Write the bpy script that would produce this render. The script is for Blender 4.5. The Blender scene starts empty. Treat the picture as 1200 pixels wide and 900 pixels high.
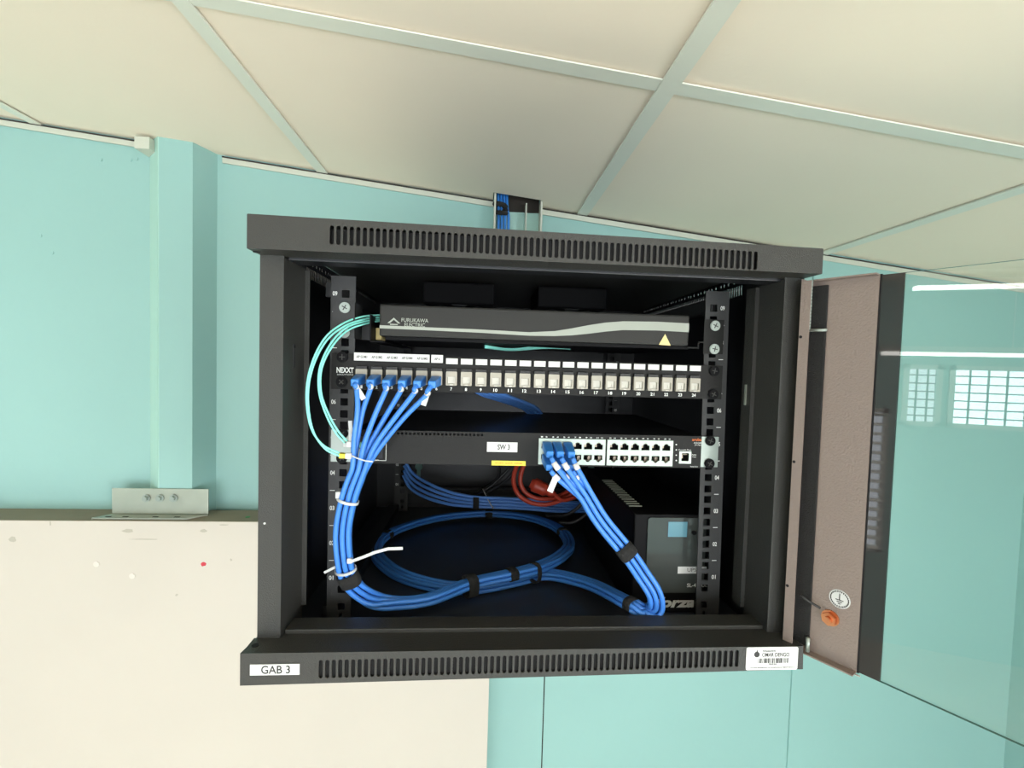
import bpy, bmesh, math, random
from mathutils import Vector, Matrix
random.seed(7)
S = bpy.context.scene
COL = S.collection

# ------------------------------------------------------------------ camera
CP = Vector((-0.0652, -0.4852, 0.3345)); YAW, PITCH, ROLL, F = 0.0678, -0.0394, 0.0290, 546.16
_f = Vector((math.sin(YAW)*math.cos(PITCH), math.cos(YAW)*math.cos(PITCH), math.sin(PITCH)))
_r0 = Vector((math.cos(YAW), -math.sin(YAW), 0)); _u0 = _r0.cross(_f)
_r = _r0*math.cos(ROLL) + _u0*math.sin(ROLL); _u = -_r0*math.sin(ROLL) + _u0*math.cos(ROLL)
cam = bpy.data.cameras.new('camera'); cam.sensor_width = 36; cam.lens = F*36/1200; cam.clip_start = 0.01
camo = bpy.data.objects.new('camera', cam); COL.objects.link(camo)
camo.matrix_world = Matrix.Translation(CP) @ Matrix((_r, _u, -_f)).transposed().to_4x4()
S.camera = camo
# world, exposure
w = bpy.data.worlds.new('sky'); S.world = w; w.use_nodes = True
w.node_tree.nodes['Background'].inputs[0].default_value = (0.85, 0.93, 1.0, 1)
w.node_tree.nodes['Background'].inputs[1].default_value = 5.0
S.view_settings.view_transform = 'Standard'; S.view_settings.look = 'None'
S.view_settings.exposure = -0.12; S.view_settings.gamma = 1.0
# daylight entering through the room's windows, plus an added rear fill
def area(name, loc, aim, sx, sy, power, col=(1, 1, 1)):
    l = bpy.data.lights.new(name, 'AREA'); l.shape = 'RECTANGLE'; l.size = sx; l.size_y = sy; l.energy = power; l.color = col
    o = bpy.data.objects.new(name, l); COL.objects.link(o); o.location = loc
    o.rotation_euler = (Vector(aim)-Vector(loc)).to_track_quat('-Z', 'Y').to_euler()
    return o
area('rear_fill_light', (-0.5, -4.27, -0.5), (-0.5, 0, 1.6), 3.3, 2.1, 33, (1.0, 0.94, 0.89))  # added fill behind the camera, tilted up to brighten the ceiling
area('daylight_right_window', (1.47, -1.8, -0.15), (0, -1.8, 0.2), 1.5, 0.9, 56, (1.0, 0.95, 0.90))
area('daylight_left_window', (-3.75, -2.6, 0.18), (0, -2.6, 0.18), 1.3, 0.46, 9, (0.92, 0.97, 1.0))
area('daylight_left_louvre', (-3.93, -0.85, -0.5), (0, -0.85, -0.1), 1.25, 1.15, 4, (1.0, 0.93, 0.86))

sl_ = bpy.data.lights.new('sun', 'SUN'); sl_.energy = 16; sl_.angle = 0.03; sl_.color = (1.0, 0.93, 0.82)
so_ = bpy.data.objects.new('sun', sl_); COL.objects.link(so_); so_.rotation_euler = Vector((0.84, 0.05, -0.54)).to_track_quat('-Z', 'Y').to_euler()

# ------------------------------------------------------------------ points
def ray(px, py): return _f*F + _r*(px-600) + _u*(450-py)
def at(px, py, y):
    d = ray(px, py); return CP + d*((y-CP.y)/d.y)
def atx(px, py, x):
    d = ray(px, py); return CP + d*((x-CP.x)/d.x)
def atz(px, py, z):
    d = ray(px, py); return CP + d*((z-CP.z)/d.z)

# ------------------------------------------------------------------ materials
MATS = {}
def mat(name, col, rough=0.5, metal=0.0, spec=0.5, var=0.0, vscale=8, bump=0.0, bscale=200, emit=0):
    m = bpy.data.materials.new(name); m.use_nodes = True; nt = m.node_tree; b = nt.nodes['Principled BSDF']
    b.inputs['Base Color'].default_value = (*col, 1); b.inputs['Roughness'].default_value = rough
    b.inputs['Metallic'].default_value = metal; b.inputs['Specular IOR Level'].default_value = spec
    tc = nt.nodes.new('ShaderNodeTexCoord')
    if var:
        n = nt.nodes.new('ShaderNodeTexNoise'); n.inputs['Scale'].default_value = vscale; n.inputs['Detail'].default_value = 6
        nt.links.new(tc.outputs['Object'], n.inputs['Vector'])
        mx = nt.nodes.new('ShaderNodeMix'); mx.data_type = 'RGBA'
        mx.inputs[6].default_value = (*[c*(1-var) for c in col], 1); mx.inputs[7].default_value = (*[min(1, c*(1+var)) for c in col], 1)
        nt.links.new(n.outputs['Fac'], mx.inputs[0]); nt.links.new(mx.outputs[2], b.inputs['Base Color'])
    if bump:
        n2 = nt.nodes.new('ShaderNodeTexNoise'); n2.inputs['Scale'].default_value = bscale; n2.inputs['Detail'].default_value = 3
        nt.links.new(tc.outputs['Object'], n2.inputs['Vector'])
        bp = nt.nodes.new('ShaderNodeBump'); bp.inputs['Strength'].default_value = bump; bp.inputs['Distance'].default_value = 0.002
        nt.links.new(n2.outputs['Fac'], bp.inputs['Height']); nt.links.new(bp.outputs[0], b.inputs['Normal'])
    if emit:
        b.inputs['Emission Color'].default_value = (*col, 1); b.inputs['Emission Strength'].default_value = emit
    MATS[name] = m; return m
mat('teal_paint', (0.290, 0.50, 0.48), 0.55, var=0.05, vscale=2.5, bump=0.25, bscale=26)
mat('teal_pale', (0.40, 0.64, 0.57), 0.5, var=0.03, vscale=3, bump=0.15, bscale=30)
mat('ceiling_tile', (0.88, 0.775, 0.64), 0.9, var=0.04, vscale=3, bump=0.08, bscale=160)
mat('ceiling_bar', (0.74, 0.75, 0.66), 0.45)
mat('trim', (0.56, 0.58, 0.50), 0.5)
mat('dark_gap', (0.03, 0.025, 0.02), 0.9)
mat('cream_board', (0.56, 0.515, 0.46), 0.5, var=0.04, vscale=5)
mat('board_edge', (0.25, 0.215, 0.155), 0.8, var=0.15, vscale=18)
mat('floor_tile', (0.66, 0.62, 0.54), 0.4, var=0.1, vscale=3)
mat('black_steel', (0.036, 0.036, 0.033), 0.40, spec=0.42, bump=0.35, bscale=900)
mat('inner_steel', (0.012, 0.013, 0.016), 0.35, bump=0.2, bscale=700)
mat('floor_steel', (0.030, 0.036, 0.046), 0.30, bump=0.1, bscale=600)
mat('rail_steel', (0.028, 0.029, 0.030), 0.5, bump=0.2, bscale=700)
mat('door_steel', (0.25, 0.195, 0.17), 0.42, bump=0.4, bscale=500)
mat('void', (0.004, 0.004, 0.005), 0.8)
mat('device_black', (0.012, 0.012, 0.0115), 0.5, spec=0.22, bump=0.15, bscale=600)
mat('cover_grey', (0.024, 0.024, 0.022), 0.48, spec=0.3, bump=0.15, bscale=600)
mat('device_dark', (0.008, 0.009, 0.013), 0.4)
mat('stripe', (0.36, 0.39, 0.34), 0.4)
mat('print_white', (0.75, 0.78, 0.76), 0.6)
mat('label_white', (0.68, 0.69, 0.68), 0.5)
mat('print_black', (0.03, 0.03, 0.03), 0.6)
mat('print_orange', (0.60, 0.14, 0.03), 0.6)
mat('yellow', (0.80, 0.70, 0.06), 0.5)
mat('pale_yellow', (0.85, 0.70, 0.30), 0.5)
mat('jack_beige', (0.40, 0.375, 0.315), 0.45)
mat('jack_white', (0.60, 0.59, 0.53), 0.4)
mat('port_frame', (0.42, 0.50, 0.44), 0.35, metal=0.3)
mat('contact', (0.30, 0.25, 0.20), 0.35, metal=0.6)
mat('zinc', (0.36, 0.41, 0.38), 0.45, metal=0.7, var=0.12, vscale=60)
mat('zinc_dull', (0.40, 0.43, 0.37), 0.42, metal=0.55, var=0.1, vscale=40)
mat('blue_cable', (0.055, 0.235, 0.74), 0.38)
mat('blue_boot', (0.035, 0.22, 0.66), 0.35)
mat('blue_rear', (0.10, 0.27, 0.72), 0.42)
mat('aqua_cable', (0.28, 0.85, 0.74), 0.35)
mat('velcro', (0.018, 0.018, 0.018), 0.95, bump=0.8, bscale=900)
mat('nylon', (0.56, 0.58, 0.58), 0.35)
mat('red_cord', (0.42, 0.045, 0.022), 0.4)
mat('black_rubber', (0.012, 0.012, 0.013), 0.45)
mat('copper', (0.62, 0.25, 0.12), 0.3, metal=1.0)
mat('terminal_blue', (0.05, 0.13, 0.50), 0.4)
mat('ground_yellow', (0.62, 0.60, 0.10), 0.4)
mat('ground_green', (0.04, 0.30, 0.06), 0.4)
mat('screen_blue', (0.13, 0.30, 0.38), 0.15)
mat('ups_black', (0.006, 0.006, 0.007), 0.5, spec=0.1)
mat('ups_panel', (0.060, 0.068, 0.065), 0.10)
mat('glass_black', (0.030, 0.026, 0.026), 0.02, spec=0.6)
mat('glass_edge', (0.02, 0.16, 0.13), 0.2)
mat('lamp_tube', (1.0, 0.98, 0.92), 0.4, emit=9)
mat('window_frame', (0.65, 0.66, 0.62), 0.5)
mat('filler', (0.64, 0.60, 0.55), 0.5)
mat('red_mark', (0.5, 0.03, 0.05), 0.5); mat('green_mark', (0.02, 0.25, 0.06), 0.5)
mat('mark_grey', (0.42, 0.39, 0.33), 0.7)
# clear door glass: transmits straight through, reflects by Fresnel
g = bpy.data.materials.new('door_glass'); g.use_nodes = True; nt = g.node_tree; nt.nodes.clear()
out = nt.nodes.new('ShaderNodeOutputMaterial'); mx = nt.nodes.new('ShaderNodeMixShader'); fr = nt.nodes.new('ShaderNodeFresnel')
tr = nt.nodes.new('ShaderNodeBsdfTransparent'); gl = nt.nodes.new('ShaderNodeBsdfGlossy')
fr.inputs['IOR'].default_value = 1.65; tr.inputs[0].default_value = (0.975, 0.995, 0.985, 1); gl.inputs['Roughness'].default_value = 0.0
nt.links.new(fr.outputs[0], mx.inputs[0]); nt.links.new(tr.outputs[0], mx.inputs[1]); nt.links.new(gl.outputs[0], mx.inputs[2]); nt.links.new(mx.outputs[0], out.inputs[0])
MATS['door_glass'] = g

# ------------------------------------------------------------------ builders
def link(name, me, m, parent=None, smooth=False):
    if m:
        me.materials.clear(); me.materials.append(MATS[m] if isinstance(m, str) else m)
    if smooth:
        for p in me.polygons: p.use_smooth = True
    o = bpy.data.objects.new(name, me); COL.objects.link(o)
    if parent is not None:
        o.parent = parent
        if parent.type == 'EMPTY': o.matrix_parent_inverse = Matrix.Translation(-parent.location)
    return o
def tag(o, label, cat=None, group=None, kind=None):
    if label: o['label'] = label
    if cat: o['category'] = cat
    if group: o['group'] = group
    if kind: o['kind'] = kind
    return o
def thing(name, loc, label, cat, group=None):
    o = bpy.data.objects.new(name, None); o.empty_display_size = 0.02; COL.objects.link(o); o.location = loc
    return tag(o, label, cat, group)
def struct(o): o['kind'] = 'structure'; return o
X, Y, Z = Vector((1, 0, 0)), Vector((0, 1, 0)), Vector((0, 0, 1))

class MB:
    def __init__(s): s.bm = bmesh.new()
    def box(s, x0, x1, y0, y1, z0, z1, bevel=0, fr=None):
        """axis box, or in frame fr=(O,U,V,N) with a,b,c ranges"""
        b = bmesh.new(); r = bmesh.ops.create_cube(b, size=1)
        for v in b.verts: v.co = Vector(((x0+x1)/2+v.co.x*(x1-x0), (y0+y1)/2+v.co.y*(y1-y0), (z0+z1)/2+v.co.z*(z1-z0)))
        if bevel: bmesh.ops.bevel(b, geom=b.edges[:], offset=bevel, segments=2, affect='EDGES', profile=0.6)
        s._add(b, fr); return s
    def _add(s, b, fr=None):
        if fr:
            O, U, V, N = fr
            for v in b.verts: v.co = O + U*v.co.x + V*v.co.y + N*v.co.z
            bmesh.ops.recalc_face_normals(b, faces=b.faces[:])
        me = bpy.data.meshes.new('t'); b.to_mesh(me); b.free(); s.bm.from_mesh(me); bpy.data.meshes.remove(me)
    def prism(s, pts, d):
        """polygon of 3D points extruded by vector d"""
        b = bmesh.new(); A = [b.verts.new(p) for p in pts]; B = [b.verts.new(Vector(p)+d) for p in pts]
        b.faces.new(A); b.faces.new(B[::-1]); n = len(pts)
        for i in range(n): b.faces.new((A[i], B[i], B[(i+1) % n], A[(i+1) % n]))
        bmesh.ops.recalc_face_normals(b, faces=b.faces[:]); s._add(b); return s
    def cyl(s, c, axis, r, h, n=20, r2=None, bevel=0):
        b = bmesh.new(); bmesh.ops.create_cone(b, cap_ends=True, segments=n, radius1=r, radius2=r if r2 is None else r2, depth=h)
        if bevel: bmesh.ops.bevel(b, geom=[e for e in b.edges if len(e.link_faces) == 2 and max(len(f.verts) for f in e.link_faces) > 4], offset=bevel, segments=2, affect='EDGES')
        q = Vector(axis).normalized().to_track_quat('Z', 'Y').to_matrix()
        for v in b.verts: v.co = Vector(c) + q @ v.co
        s._add(b); return s
    def tube(s, pts, r, n=10, sub=6, cap=True):
        P = spline(pts, sub) if sub > 1 else [Vector(p) for p in pts]
        T = [(P[min(i+1, len(P)-1)]-P[max(i-1, 0)]).normalized() for i in range(len(P))]
        nrm = T[0].orthogonal().normalized(); rings = []
        for i, (p, t) in enumerate(zip(P, T)):
            nrm = (nrm - t*nrm.dot(t)).normalized(); bn = t.cross(nrm)
            rr = r[min(len(r)-1, int(i/(len(P)-1)*(len(r)-1)+.5))] if isinstance(r, (list, tuple)) else r
            rings.append([s.bm.verts.new(p + (nrm*math.cos(a)+bn*math.sin(a))*rr) for a in [2*math.pi*k/n for k in range(n)]])
        for a, b in zip(rings, rings[1:]):
            for k in range(n): s.bm.faces.new((a[k], a[(k+1) % n], b[(k+1) % n], b[k]))
        if cap: s.bm.faces.new(rings[0][::-1]); s.bm.faces.new(rings[-1])
        return s
    def ribbon(s, pts, side, w, t):
        """flat strap along pts; side = list/vec of the width direction"""
        P = [Vector(p) for p in pts]; rings = []
        for i, p in enumerate(P):
            tt = (P[min(i+1, len(P)-1)]-P[max(i-1, 0)]).normalized(); sd = Vector(side[i] if isinstance(side, list) else side); sd = (sd-tt*sd.dot(tt)).normalized(); n = tt.cross(sd)
            rings.append([s.bm.verts.new(p+sd*a*w/2+n*b*t/2) for a, b in ((-1, -1), (1, -1), (1, 1), (-1, 1))])
        for a, b in zip(rings, rings[1:]):
            for k in range(4): s.bm.faces.new((a[k], a[(k+1) % 4], b[(k+1) % 4], b[k]))
        s.bm.faces.new(rings[0][::-1]); s.bm.faces.new(rings[-1]); return s
    def build(s, name, m, parent=None, smooth=False):
        me = bpy.data.meshes.new(name); bmesh.ops.recalc_face_normals(s.bm, faces=s.bm.faces[:]); s.bm.to_mesh(me); s.bm.free()
        return link(name, me, m, parent, smooth)
def spline(pts, sub=6):
    P = [Vector(p) for p in pts]; Q = [2*P[0]-P[1]]+P+[2*P[-1]-P[-2]]; o = []
    for i in range(1, len(Q)-2):
        a, b, c, d = Q[i-1:i+3]
        for k in range(sub):
            t = k/sub
            o.append(0.5*((2*b)+(c-a)*t+(2*a-5*b+4*c-d)*t*t+(3*b-a-3*c+d)*t**3))
    o.append(P[-1]); return o
def box(name, x0, x1, y0, y1, z0, z1, m, parent=None, bevel=0, fr=None):
    return MB().box(x0, x1, y0, y1, z0, z1, bevel, fr).build(name, m, parent)
def rrect(x0, z0, x1, z1, r=0, n=4):
    if not r: return [(x0, z0), (x1, z0), (x1, z1), (x0, z1)]
    o = []
    for cx, cz, a0 in ((x1-r, z0+r, -90), (x1-r, z1-r, 0), (x0+r, z1-r, 90), (x0+r, z0+r, 180)):
        for k in range(n+1):
            a = math.radians(a0+90*k/n); o.append((cx+r*math.cos(a), cz+r*math.sin(a)))
    return o
def plate_mesh(outline, holes, O, U, V, t):
    """flat sheet with real cut-outs; fills outline minus holes, thickness t along UxV"""
    K_ = 100.0
    cu = bpy.data.curves.new('c', 'CURVE'); cu.dimensions = '2D'; cu.fill_mode = 'BOTH'; cu.extrude = t/2*K_
    for loop in [outline]+list(holes):
        sp = cu.splines.new('POLY'); sp.points.add(len(loop)-1); sp.use_cyclic_u = True
        for q, p in zip(sp.points, loop): q.co = (p[0]*K_, p[1]*K_, 0, 1)
    o = bpy.data.objects.new('c', cu); COL.objects.link(o); dg = bpy.context.evaluated_depsgraph_get(); dg.update()
    me = bpy.data.meshes.new_from_object(o.evaluated_get(dg)); bpy.data.objects.remove(o); bpy.data.curves.remove(cu)
    N = U.cross(V)
    for v in me.vertices: v.co = O + U*(v.co.x/K_) + V*(v.co.y/K_) + N*(v.co.z/K_+t/2)
    return me
def plate(name, outline, holes, O, U, V, t, m, parent=None):
    return link(name, plate_mesh(outline, holes, O, U, V, t), m, parent)
def hole(a, b, c, d): return [(a, c), (b, c), (b, d), (a, d)]
XZ = (Vector((0, 0, 0)), X, Z)         # note X x Z = -Y : thickness grows toward the viewer
def text_mesh(body, O, U, V, w, h, t=0.0002, shear=0, bold=0, spacing=1):
    """lettering fitted in a w x h box whose lower-left corner is O"""
    cu = bpy.data.curves.new('c', 'FONT'); cu.body = body; cu.extrude = 0.0; cu.shear = shear; cu.offset = bold; cu.space_character = spacing; cu.resolution_u = 3
    o = bpy.data.objects.new('c', cu); COL.objects.link(o); dg = bpy.context.evaluated_depsgraph_get(); dg.update()
    me = bpy.data.meshes.new_from_object(o.evaluated_get(dg)); bpy.data.objects.remove(o); bpy.data.curves.remove(cu)
    xs = [v.co.x for v in me.vertices]; ys = [v.co.y for v in me.vertices]; a, b = min(xs), max(xs); c, d = min(ys), max(ys)
    N = U.cross(V)
    for v in me.vertices: v.co = O + U*((v.co.x-a)/(b-a)*w) + V*((v.co.y-c)/(d-c)*h) + N*t
    return me
def text(name, body, O, U, V, w, h, m, parent, **k): return link(name, text_mesh(body, O, U, V, w, h, **k), m, parent)
def text_px(body, x0, y0, x1, y1, y, m, parent, name='lettering', **k):
    """lettering covering pixel box on the plane Y=y"""
    a = at(x0, (y0+y1)/2, y); b = at(x1, (y0+y1)/2, y); c = at((x0+x1)/2, y1, y); d = at((x0+x1)/2, y0, y)
    return text(name, body, Vector((a.x, y, c.z)), X, Z, b.x-a.x, d.z-c.z, m, parent, **k)
def copyp(o, parent, dx=0, dy=0, dz=0, name=None):
    c = o.copy(); COL.objects.link(c); c.parent = parent; c.matrix_parent_inverse = o.matrix_parent_inverse.copy()
    c.location = o.location + Vector((dx, dy, dz)); return c

# ------------------------------------------------------------------ room shell
WY = 0.6337                      # back wall
def cz(x): return 0.716-0.1084*x # suspended ceiling falls to the right
def cpt(x, y, o=0): return Vector((x, y, cz(x)+o))
XL, XR, YB, ZF = -3.85, 1.36, -4.2, -1.9
gx = [0.166+0.605*k for k in range(-7, 3)]; gx = [g_ for g_ in gx if g_ > XL] 
gy = [WY, 0.115, -0.495, -1.105, -1.715]
# back wall: sheets with a joint under the cabinet, slightly proud panel at the right
wb = MB()
wb.box(XL-0.1, 0.1115, WY, WY+0.1, ZF, 0.0).box(0.1145, 0.7535, WY, WY+0.1, ZF, 0.0).box(0.7535, XR+0.1, WY-0.004, WY+0.1, ZF, 1.3).box(XL-0.1, 0.7535, WY, WY+0.1, 0.0, 1.3)
wb.box(XL, -0.81, WY-0.010, WY+0.01, -0.03, 1.2)
wall_back = struct(wb.build('wall_back', 'teal_paint'))
box('wall_joint', 0.1115, 0.1145, WY+0.003, WY+0.05, ZF, -0.001, 'dark_gap', wall_back)
mbm = MB()
for px, py in ((153, 187), (160, 186), (65, 155), (118, 187), (47, 276), (61, 296)):
    p = at(px, py, WY-0.0105); mbm.cyl(p, Y, 0.004, 0.002, 8)
mm = mbm.build('nail_mark', 'teal_paint', wall_back)
wr = struct(plate('wall_right', hole(YB, WY, ZF, 1.3), [hole(-2.6, -1.0, -0.6, 0.35)], Vector((XR, 0, 0)), Y, Z, 0.06, 'teal_paint'))
# left wall with window openings (y across, z up)
wl = struct(plate('wall_left', hole(YB, WY, ZF, 1.3), [hole(-1.50, -0.2, -1.12, 0.05), hole(-1.84, -1.62, -0.04, 0.42), hole(-3.3, -1.92, -0.04, 0.42)], Vector((XL+0.05, 0, 0)), Y, Z, 0.05, 'teal_paint'))
wf = struct(plate('wall_front', hole(XL, XR, ZF, 1.3), [hole(-2.2, 1.2, -1.6, 0.6)], Vector((0, YB+0.06, 0)), X, Z, 0.06, 'cream_board'))
floor = struct(box('floor', XL-0.1, XR+0.1, YB-0.1, WY+0.1, ZF-0.1, ZF, 'floor_tile'))
# window frames, bars, glass louvres
def window(name, axis, u0, u1, z0, z1, nu, nz, c):
    m = MB(); e = 0.018
    def b(a0, a1, c0, c1, d=0.02):
        if axis == 'y': m.box(c, c+d, a0, a1, c0, c1)
        else: m.box(a0, a1, c, c+d, c0, c1)
    b(u0-e, u0+e, z0-e, z1+e); b(u1-e, u1+e, z0-e, z1+e); b(u0-e, u1+e, z0-e, z0+e); b(u0-e, u1+e, z1-e, z1+e)
    fr = struct(m.build(name, 'window_frame'))
    m = MB()
    for k in range(1, nu): q = u0+(u1-u0)*k/nu; b(q-0.005, q+0.005, z0, z1, 0.012)
    for k in range(1, nz): q = z0+(z1-z0)*k/nz; b(u0, u1, q-0.005, q+0.005, 0.012)
    if nu*nz > 1: m.build('window_bar', 'inner_steel', fr)
    return fr
window('window_1', 'y', -1.84, -1.62, -0.04, 0.42, 3, 7, XL+0.105)
window('window_2', 'y', -3.3, -1.92, -0.04, 0.42, 12, 7, XL+0.105)
w3 = window('window_3', 'y', -1.50, -0.2, -1.12, 0.05, 6, 1, XL+0.105)
sl = MB().box(-0.05, 0.0, -1.5, -0.2, -0.0015, 0.0015).build('louvre', 'window_frame', w3)
sl.rotation_euler = (0, 0.35, 0); sl.location = (XL+0.22, 0, -1.08)
for k in range(1, 15): c = sl.copy(); COL.objects.link(c); c.location = (XL+0.22, 0, -1.08+k*0.078)
window('fill_window', 'x', -2.2, 1.2, -1.6, 0.6, 8, 5, YB+0.03)  # unseen rear window, added to go with the fill light
window('window_5', 'y', -2.6, -1.0, -0.6, 0.35, 4, 3, XR+0.02)

# ceiling: slab above, tiles and bars as pieces
def cprism(x0, x1, y0, y1, o0, o1):
    return MB().prism([cpt(x0, y0, o0), cpt(x1, y0, o0), cpt(x1, y1, o0), cpt(x0, y1, o0)], Vector((0, 0, o1-o0)))
ceiling = struct(cprism(XL-0.1, XR+0.1, YB-0.1, WY+0.1, 0.05, 0.09).build('ceiling', 'ceiling_tile'))
xs = [XL]+gx+[XR]
ys = gy+[-2.325, -2.935, -3.545, YB]
for i in range(len(xs)-1):
    for j in range(len(ys)-1):
        if xs[i+1]-xs[i] < 0.03: continue
        y1 = WY if j == 0 else ys[j]-0.004
        dz = random.uniform(0, 0.003)
        m = cprism(xs[i]+0.004, xs[i+1]-0.004, ys[j+1]+0.004, y1, 0.003+dz, 0.014+dz)
        if j == 0 and xs[i] < 0.0 < xs[i+1]:   # tile cut back where the trunking rises
            m = MB()
            for (a, b_, c_, d_) in ((xs[i]+.004, -0.047, ys[1]+.004, WY), (-0.047, 0.066, ys[1]+.004, 0.585), (0.066, xs[i+1]-.004, ys[1]+.004, WY)):
                m.prism([cpt(a, c_, .003), cpt(b_, c_, .003), cpt(b_, d_, .003), cpt(a, d_, .003)], Vector((0, 0, .011)))
        m.build('ceiling_tile', 'ceiling_tile', ceiling)
for x in gx: cprism(x-0.012, x+0.012, YB, WY-0.002, -0.001, 0.002).build('ceiling_bar', 'ceiling_bar', ceiling)
for y in ys[1:-1]:
    for i in range(len(xs)-1):
        if xs[i+1]-xs[i] < 0.03: continue
        cprism(xs[i]+0.012, xs[i+1]-0.012, y-0.012, y+0.012, 0.0, 0.002).build('ceiling_bar', 'ceiling_bar', ceiling)
def wtrim(x0, x1, yf, n): return struct(MB().prism([Vector((x0, yf-0.002, cz(x0)-0.014)), Vector((x1, yf-0.002, cz(x1)-0.014)), Vector((x1, yf-0.002, cz(x1)-0.0025)), Vector((x0, yf-0.002, cz(x0)-0.0025))], Vector((0, 0.004, 0))).build(n, 'trim'))
def wgap(x0, x1, yf, t): MB().prism([Vector((x0, yf-0.004, cz(x0)-0.0025)), Vector((x1, yf-0.004, cz(x1)-0.0025)), Vector((x1, yf-0.004, cz(x1)+0.0003)), Vector((x0, yf-0.004, cz(x0)+0.0003))], Vector((0, 0.003, 0))).build('shadow_gap', 'dark_gap', t)
t1 = wtrim(-0.66, -0.046, WY-0.003, 'trim_1'); t2 = wtrim(0.068, XR, WY-0.005, 'trim_2'); t3 = wtrim(XL, -0.81, WY-0.014, 'trim_3')
wgap(-0.66, -0.046, WY-0.003, t1); wgap(0.068, XR, WY-0.005, t2); wgap(XL, -0.80, WY-0.014, t3)
# pillar with splayed sides
PF = 0.585
def pil(z0, z1):
    return [Vector((x, y, z)) for x, y, z in ((-0.809, WY-0.012, z0), (-0.768, PF, z0), (-0.698, PF, z0), (-0.663, WY+.02, z0), (-0.809, WY+.02, z0))]
m = MB(); m.prism(pil(-0.03, 0), Vector((0, 0, 0.84)))
pl = struct(m.build('trim_4', 'teal_paint'))
MB().prism([Vector((-0.8105, WY-0.0130, -0.0)), Vector((-0.7695, PF-0.0010, -0.0)), Vector((-0.7675, PF+.0005, -0.0)), Vector((-0.8085, WY-0.0115, -0.0))], Vector((0, 0, 0.81))).build('lit_chamfer', 'teal_pale', pl)  # paler strip over the left chamfer, window light put into its colour
box('trim_cap', -0.815, -0.785, PF-0.004, WY-0.01, 0.775, 0.80, 'trim', pl)

# ------------------------------------------------------------------ cream board with bare top edge
LF = 0.545
board = thing('wall_board', (-1.5, LF, -1.1), 'large cream painted board on the wall at left, scuffed, with bare tan top edge', 'board')
bx = MB().box(-2.6, -0.0275, LF, LF+0.012, -1.75, -0.0195, 0.0015).build('board_face', 'cream_board', board)
box('top_edge', -2.6, -0.0275, LF+0.0005, WY-0.011, -0.034, -0.019, 'board_edge', board)
box('end_edge', -0.040, -0.028, LF+0.0125, WY-0.001, -1.75, -0.035, 'cream_board', board)
for px, py, w_, h_, m_ in ((238, 661, 7, 5, 'red_mark'), (238, 622, 8, 4, 'mark_grey'), (59, 614, 2, 6, 'mark_grey'), (15, 632, 8, 8, 'mark_grey'), (271, 656, 3, 3, 'mark_grey'), (207, 697, 3, 3, 'mark_grey'), (150, 622, 12, 4, 'mark_grey'), (170, 632, 30, 1.2, 'mark_grey'), (262, 615, 12, 1.5, 'mark_grey')):
    c = at(px, py, LF); q = c.copy()
    pts = [Vector((c.x+math.cos(a)*w_/950*random.uniform(.6, 1.1), LF-0.0004, c.z+math.sin(a)*h_/950*random.uniform(.6, 1.1))) for a in [k*math.pi/5 for k in range(10)]]
    MB().prism(pts, Vector((0, 0.0006, 0))).build('paint_mark', m_, board)
for px, py in ((113, 661), (155, 675)):
    MB().cyl(at(px, py, LF-0.0005), Y, 0.006, 0.002, 14).build('filled_hole', 'filler', board)
c = at(293, 604, LF+0.04); MB().cyl((c.x, LF+0.03, -0.0187), Z, 0.005, 0.0006, 7).build('green_mark', 'green_mark', board)

# angle bracket on the pillar
br = thing('angle_bracket', (-0.76, PF, -0.018), 'zinc angle bracket with three bolts fixed to the pillar above the cream board', 'bracket')
a, b = at(131, 572, PF-.004), at(244, 573, PF-.004)
MB().box(a.x, b.x, PF-0.004, PF-0.001, -0.015, 0.041, 0.0008).build('back_plate', 'zinc_dull', br)
MB().prism([Vector((a.x-0.02, LF+0.008, -0.0185)), Vector((b.x-0.03, LF+0.008, -0.0185)), Vector((b.x, PF-0.004, -0.0185)), Vector((a.x, PF-0.004, -0.0185))], Vector((0, 0, 0.003))).build('foot_flange', 'zinc_dull', br)
for px in (171, 187, 203):
    c = at(px, 584, PF-0.007)
    mb = MB().cyl((c.x, PF-0.006, c.z), Y, 0.0085, 0.003, 20, bevel=0.0006).cyl((c.x, PF-0.010, c.z), Y, 0.0055, 0.006, 6)
    mb.build('bolt', 'zinc', br)
for k, px in enumerate((135, 155, 190, 215)):
    c = atz(px, 602, -0.0152); MB().box(c.x-0.006, c.x+0.006, LF+0.014, LF+0.019, -0.0155, -0.0152).build('slot_hole', 'dark_gap', br)
c = at(205, 415, WY-0.013)
ws = thing('wall_plug', (c.x, WY-0.01, c.z), 'small teal painted screw stub left on the wall left of the cabinet', 'screw')
MB().cyl((c.x, WY-0.006, c.z), Y, 0.007, 0.012, 14, r2=0.005).build('plug', 'teal_pale', ws)
MB().cyl((c.x, WY-0.015, c.z), Y, 0.003, 0.01, 10).build('screw', 'teal_pale', ws)

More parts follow.
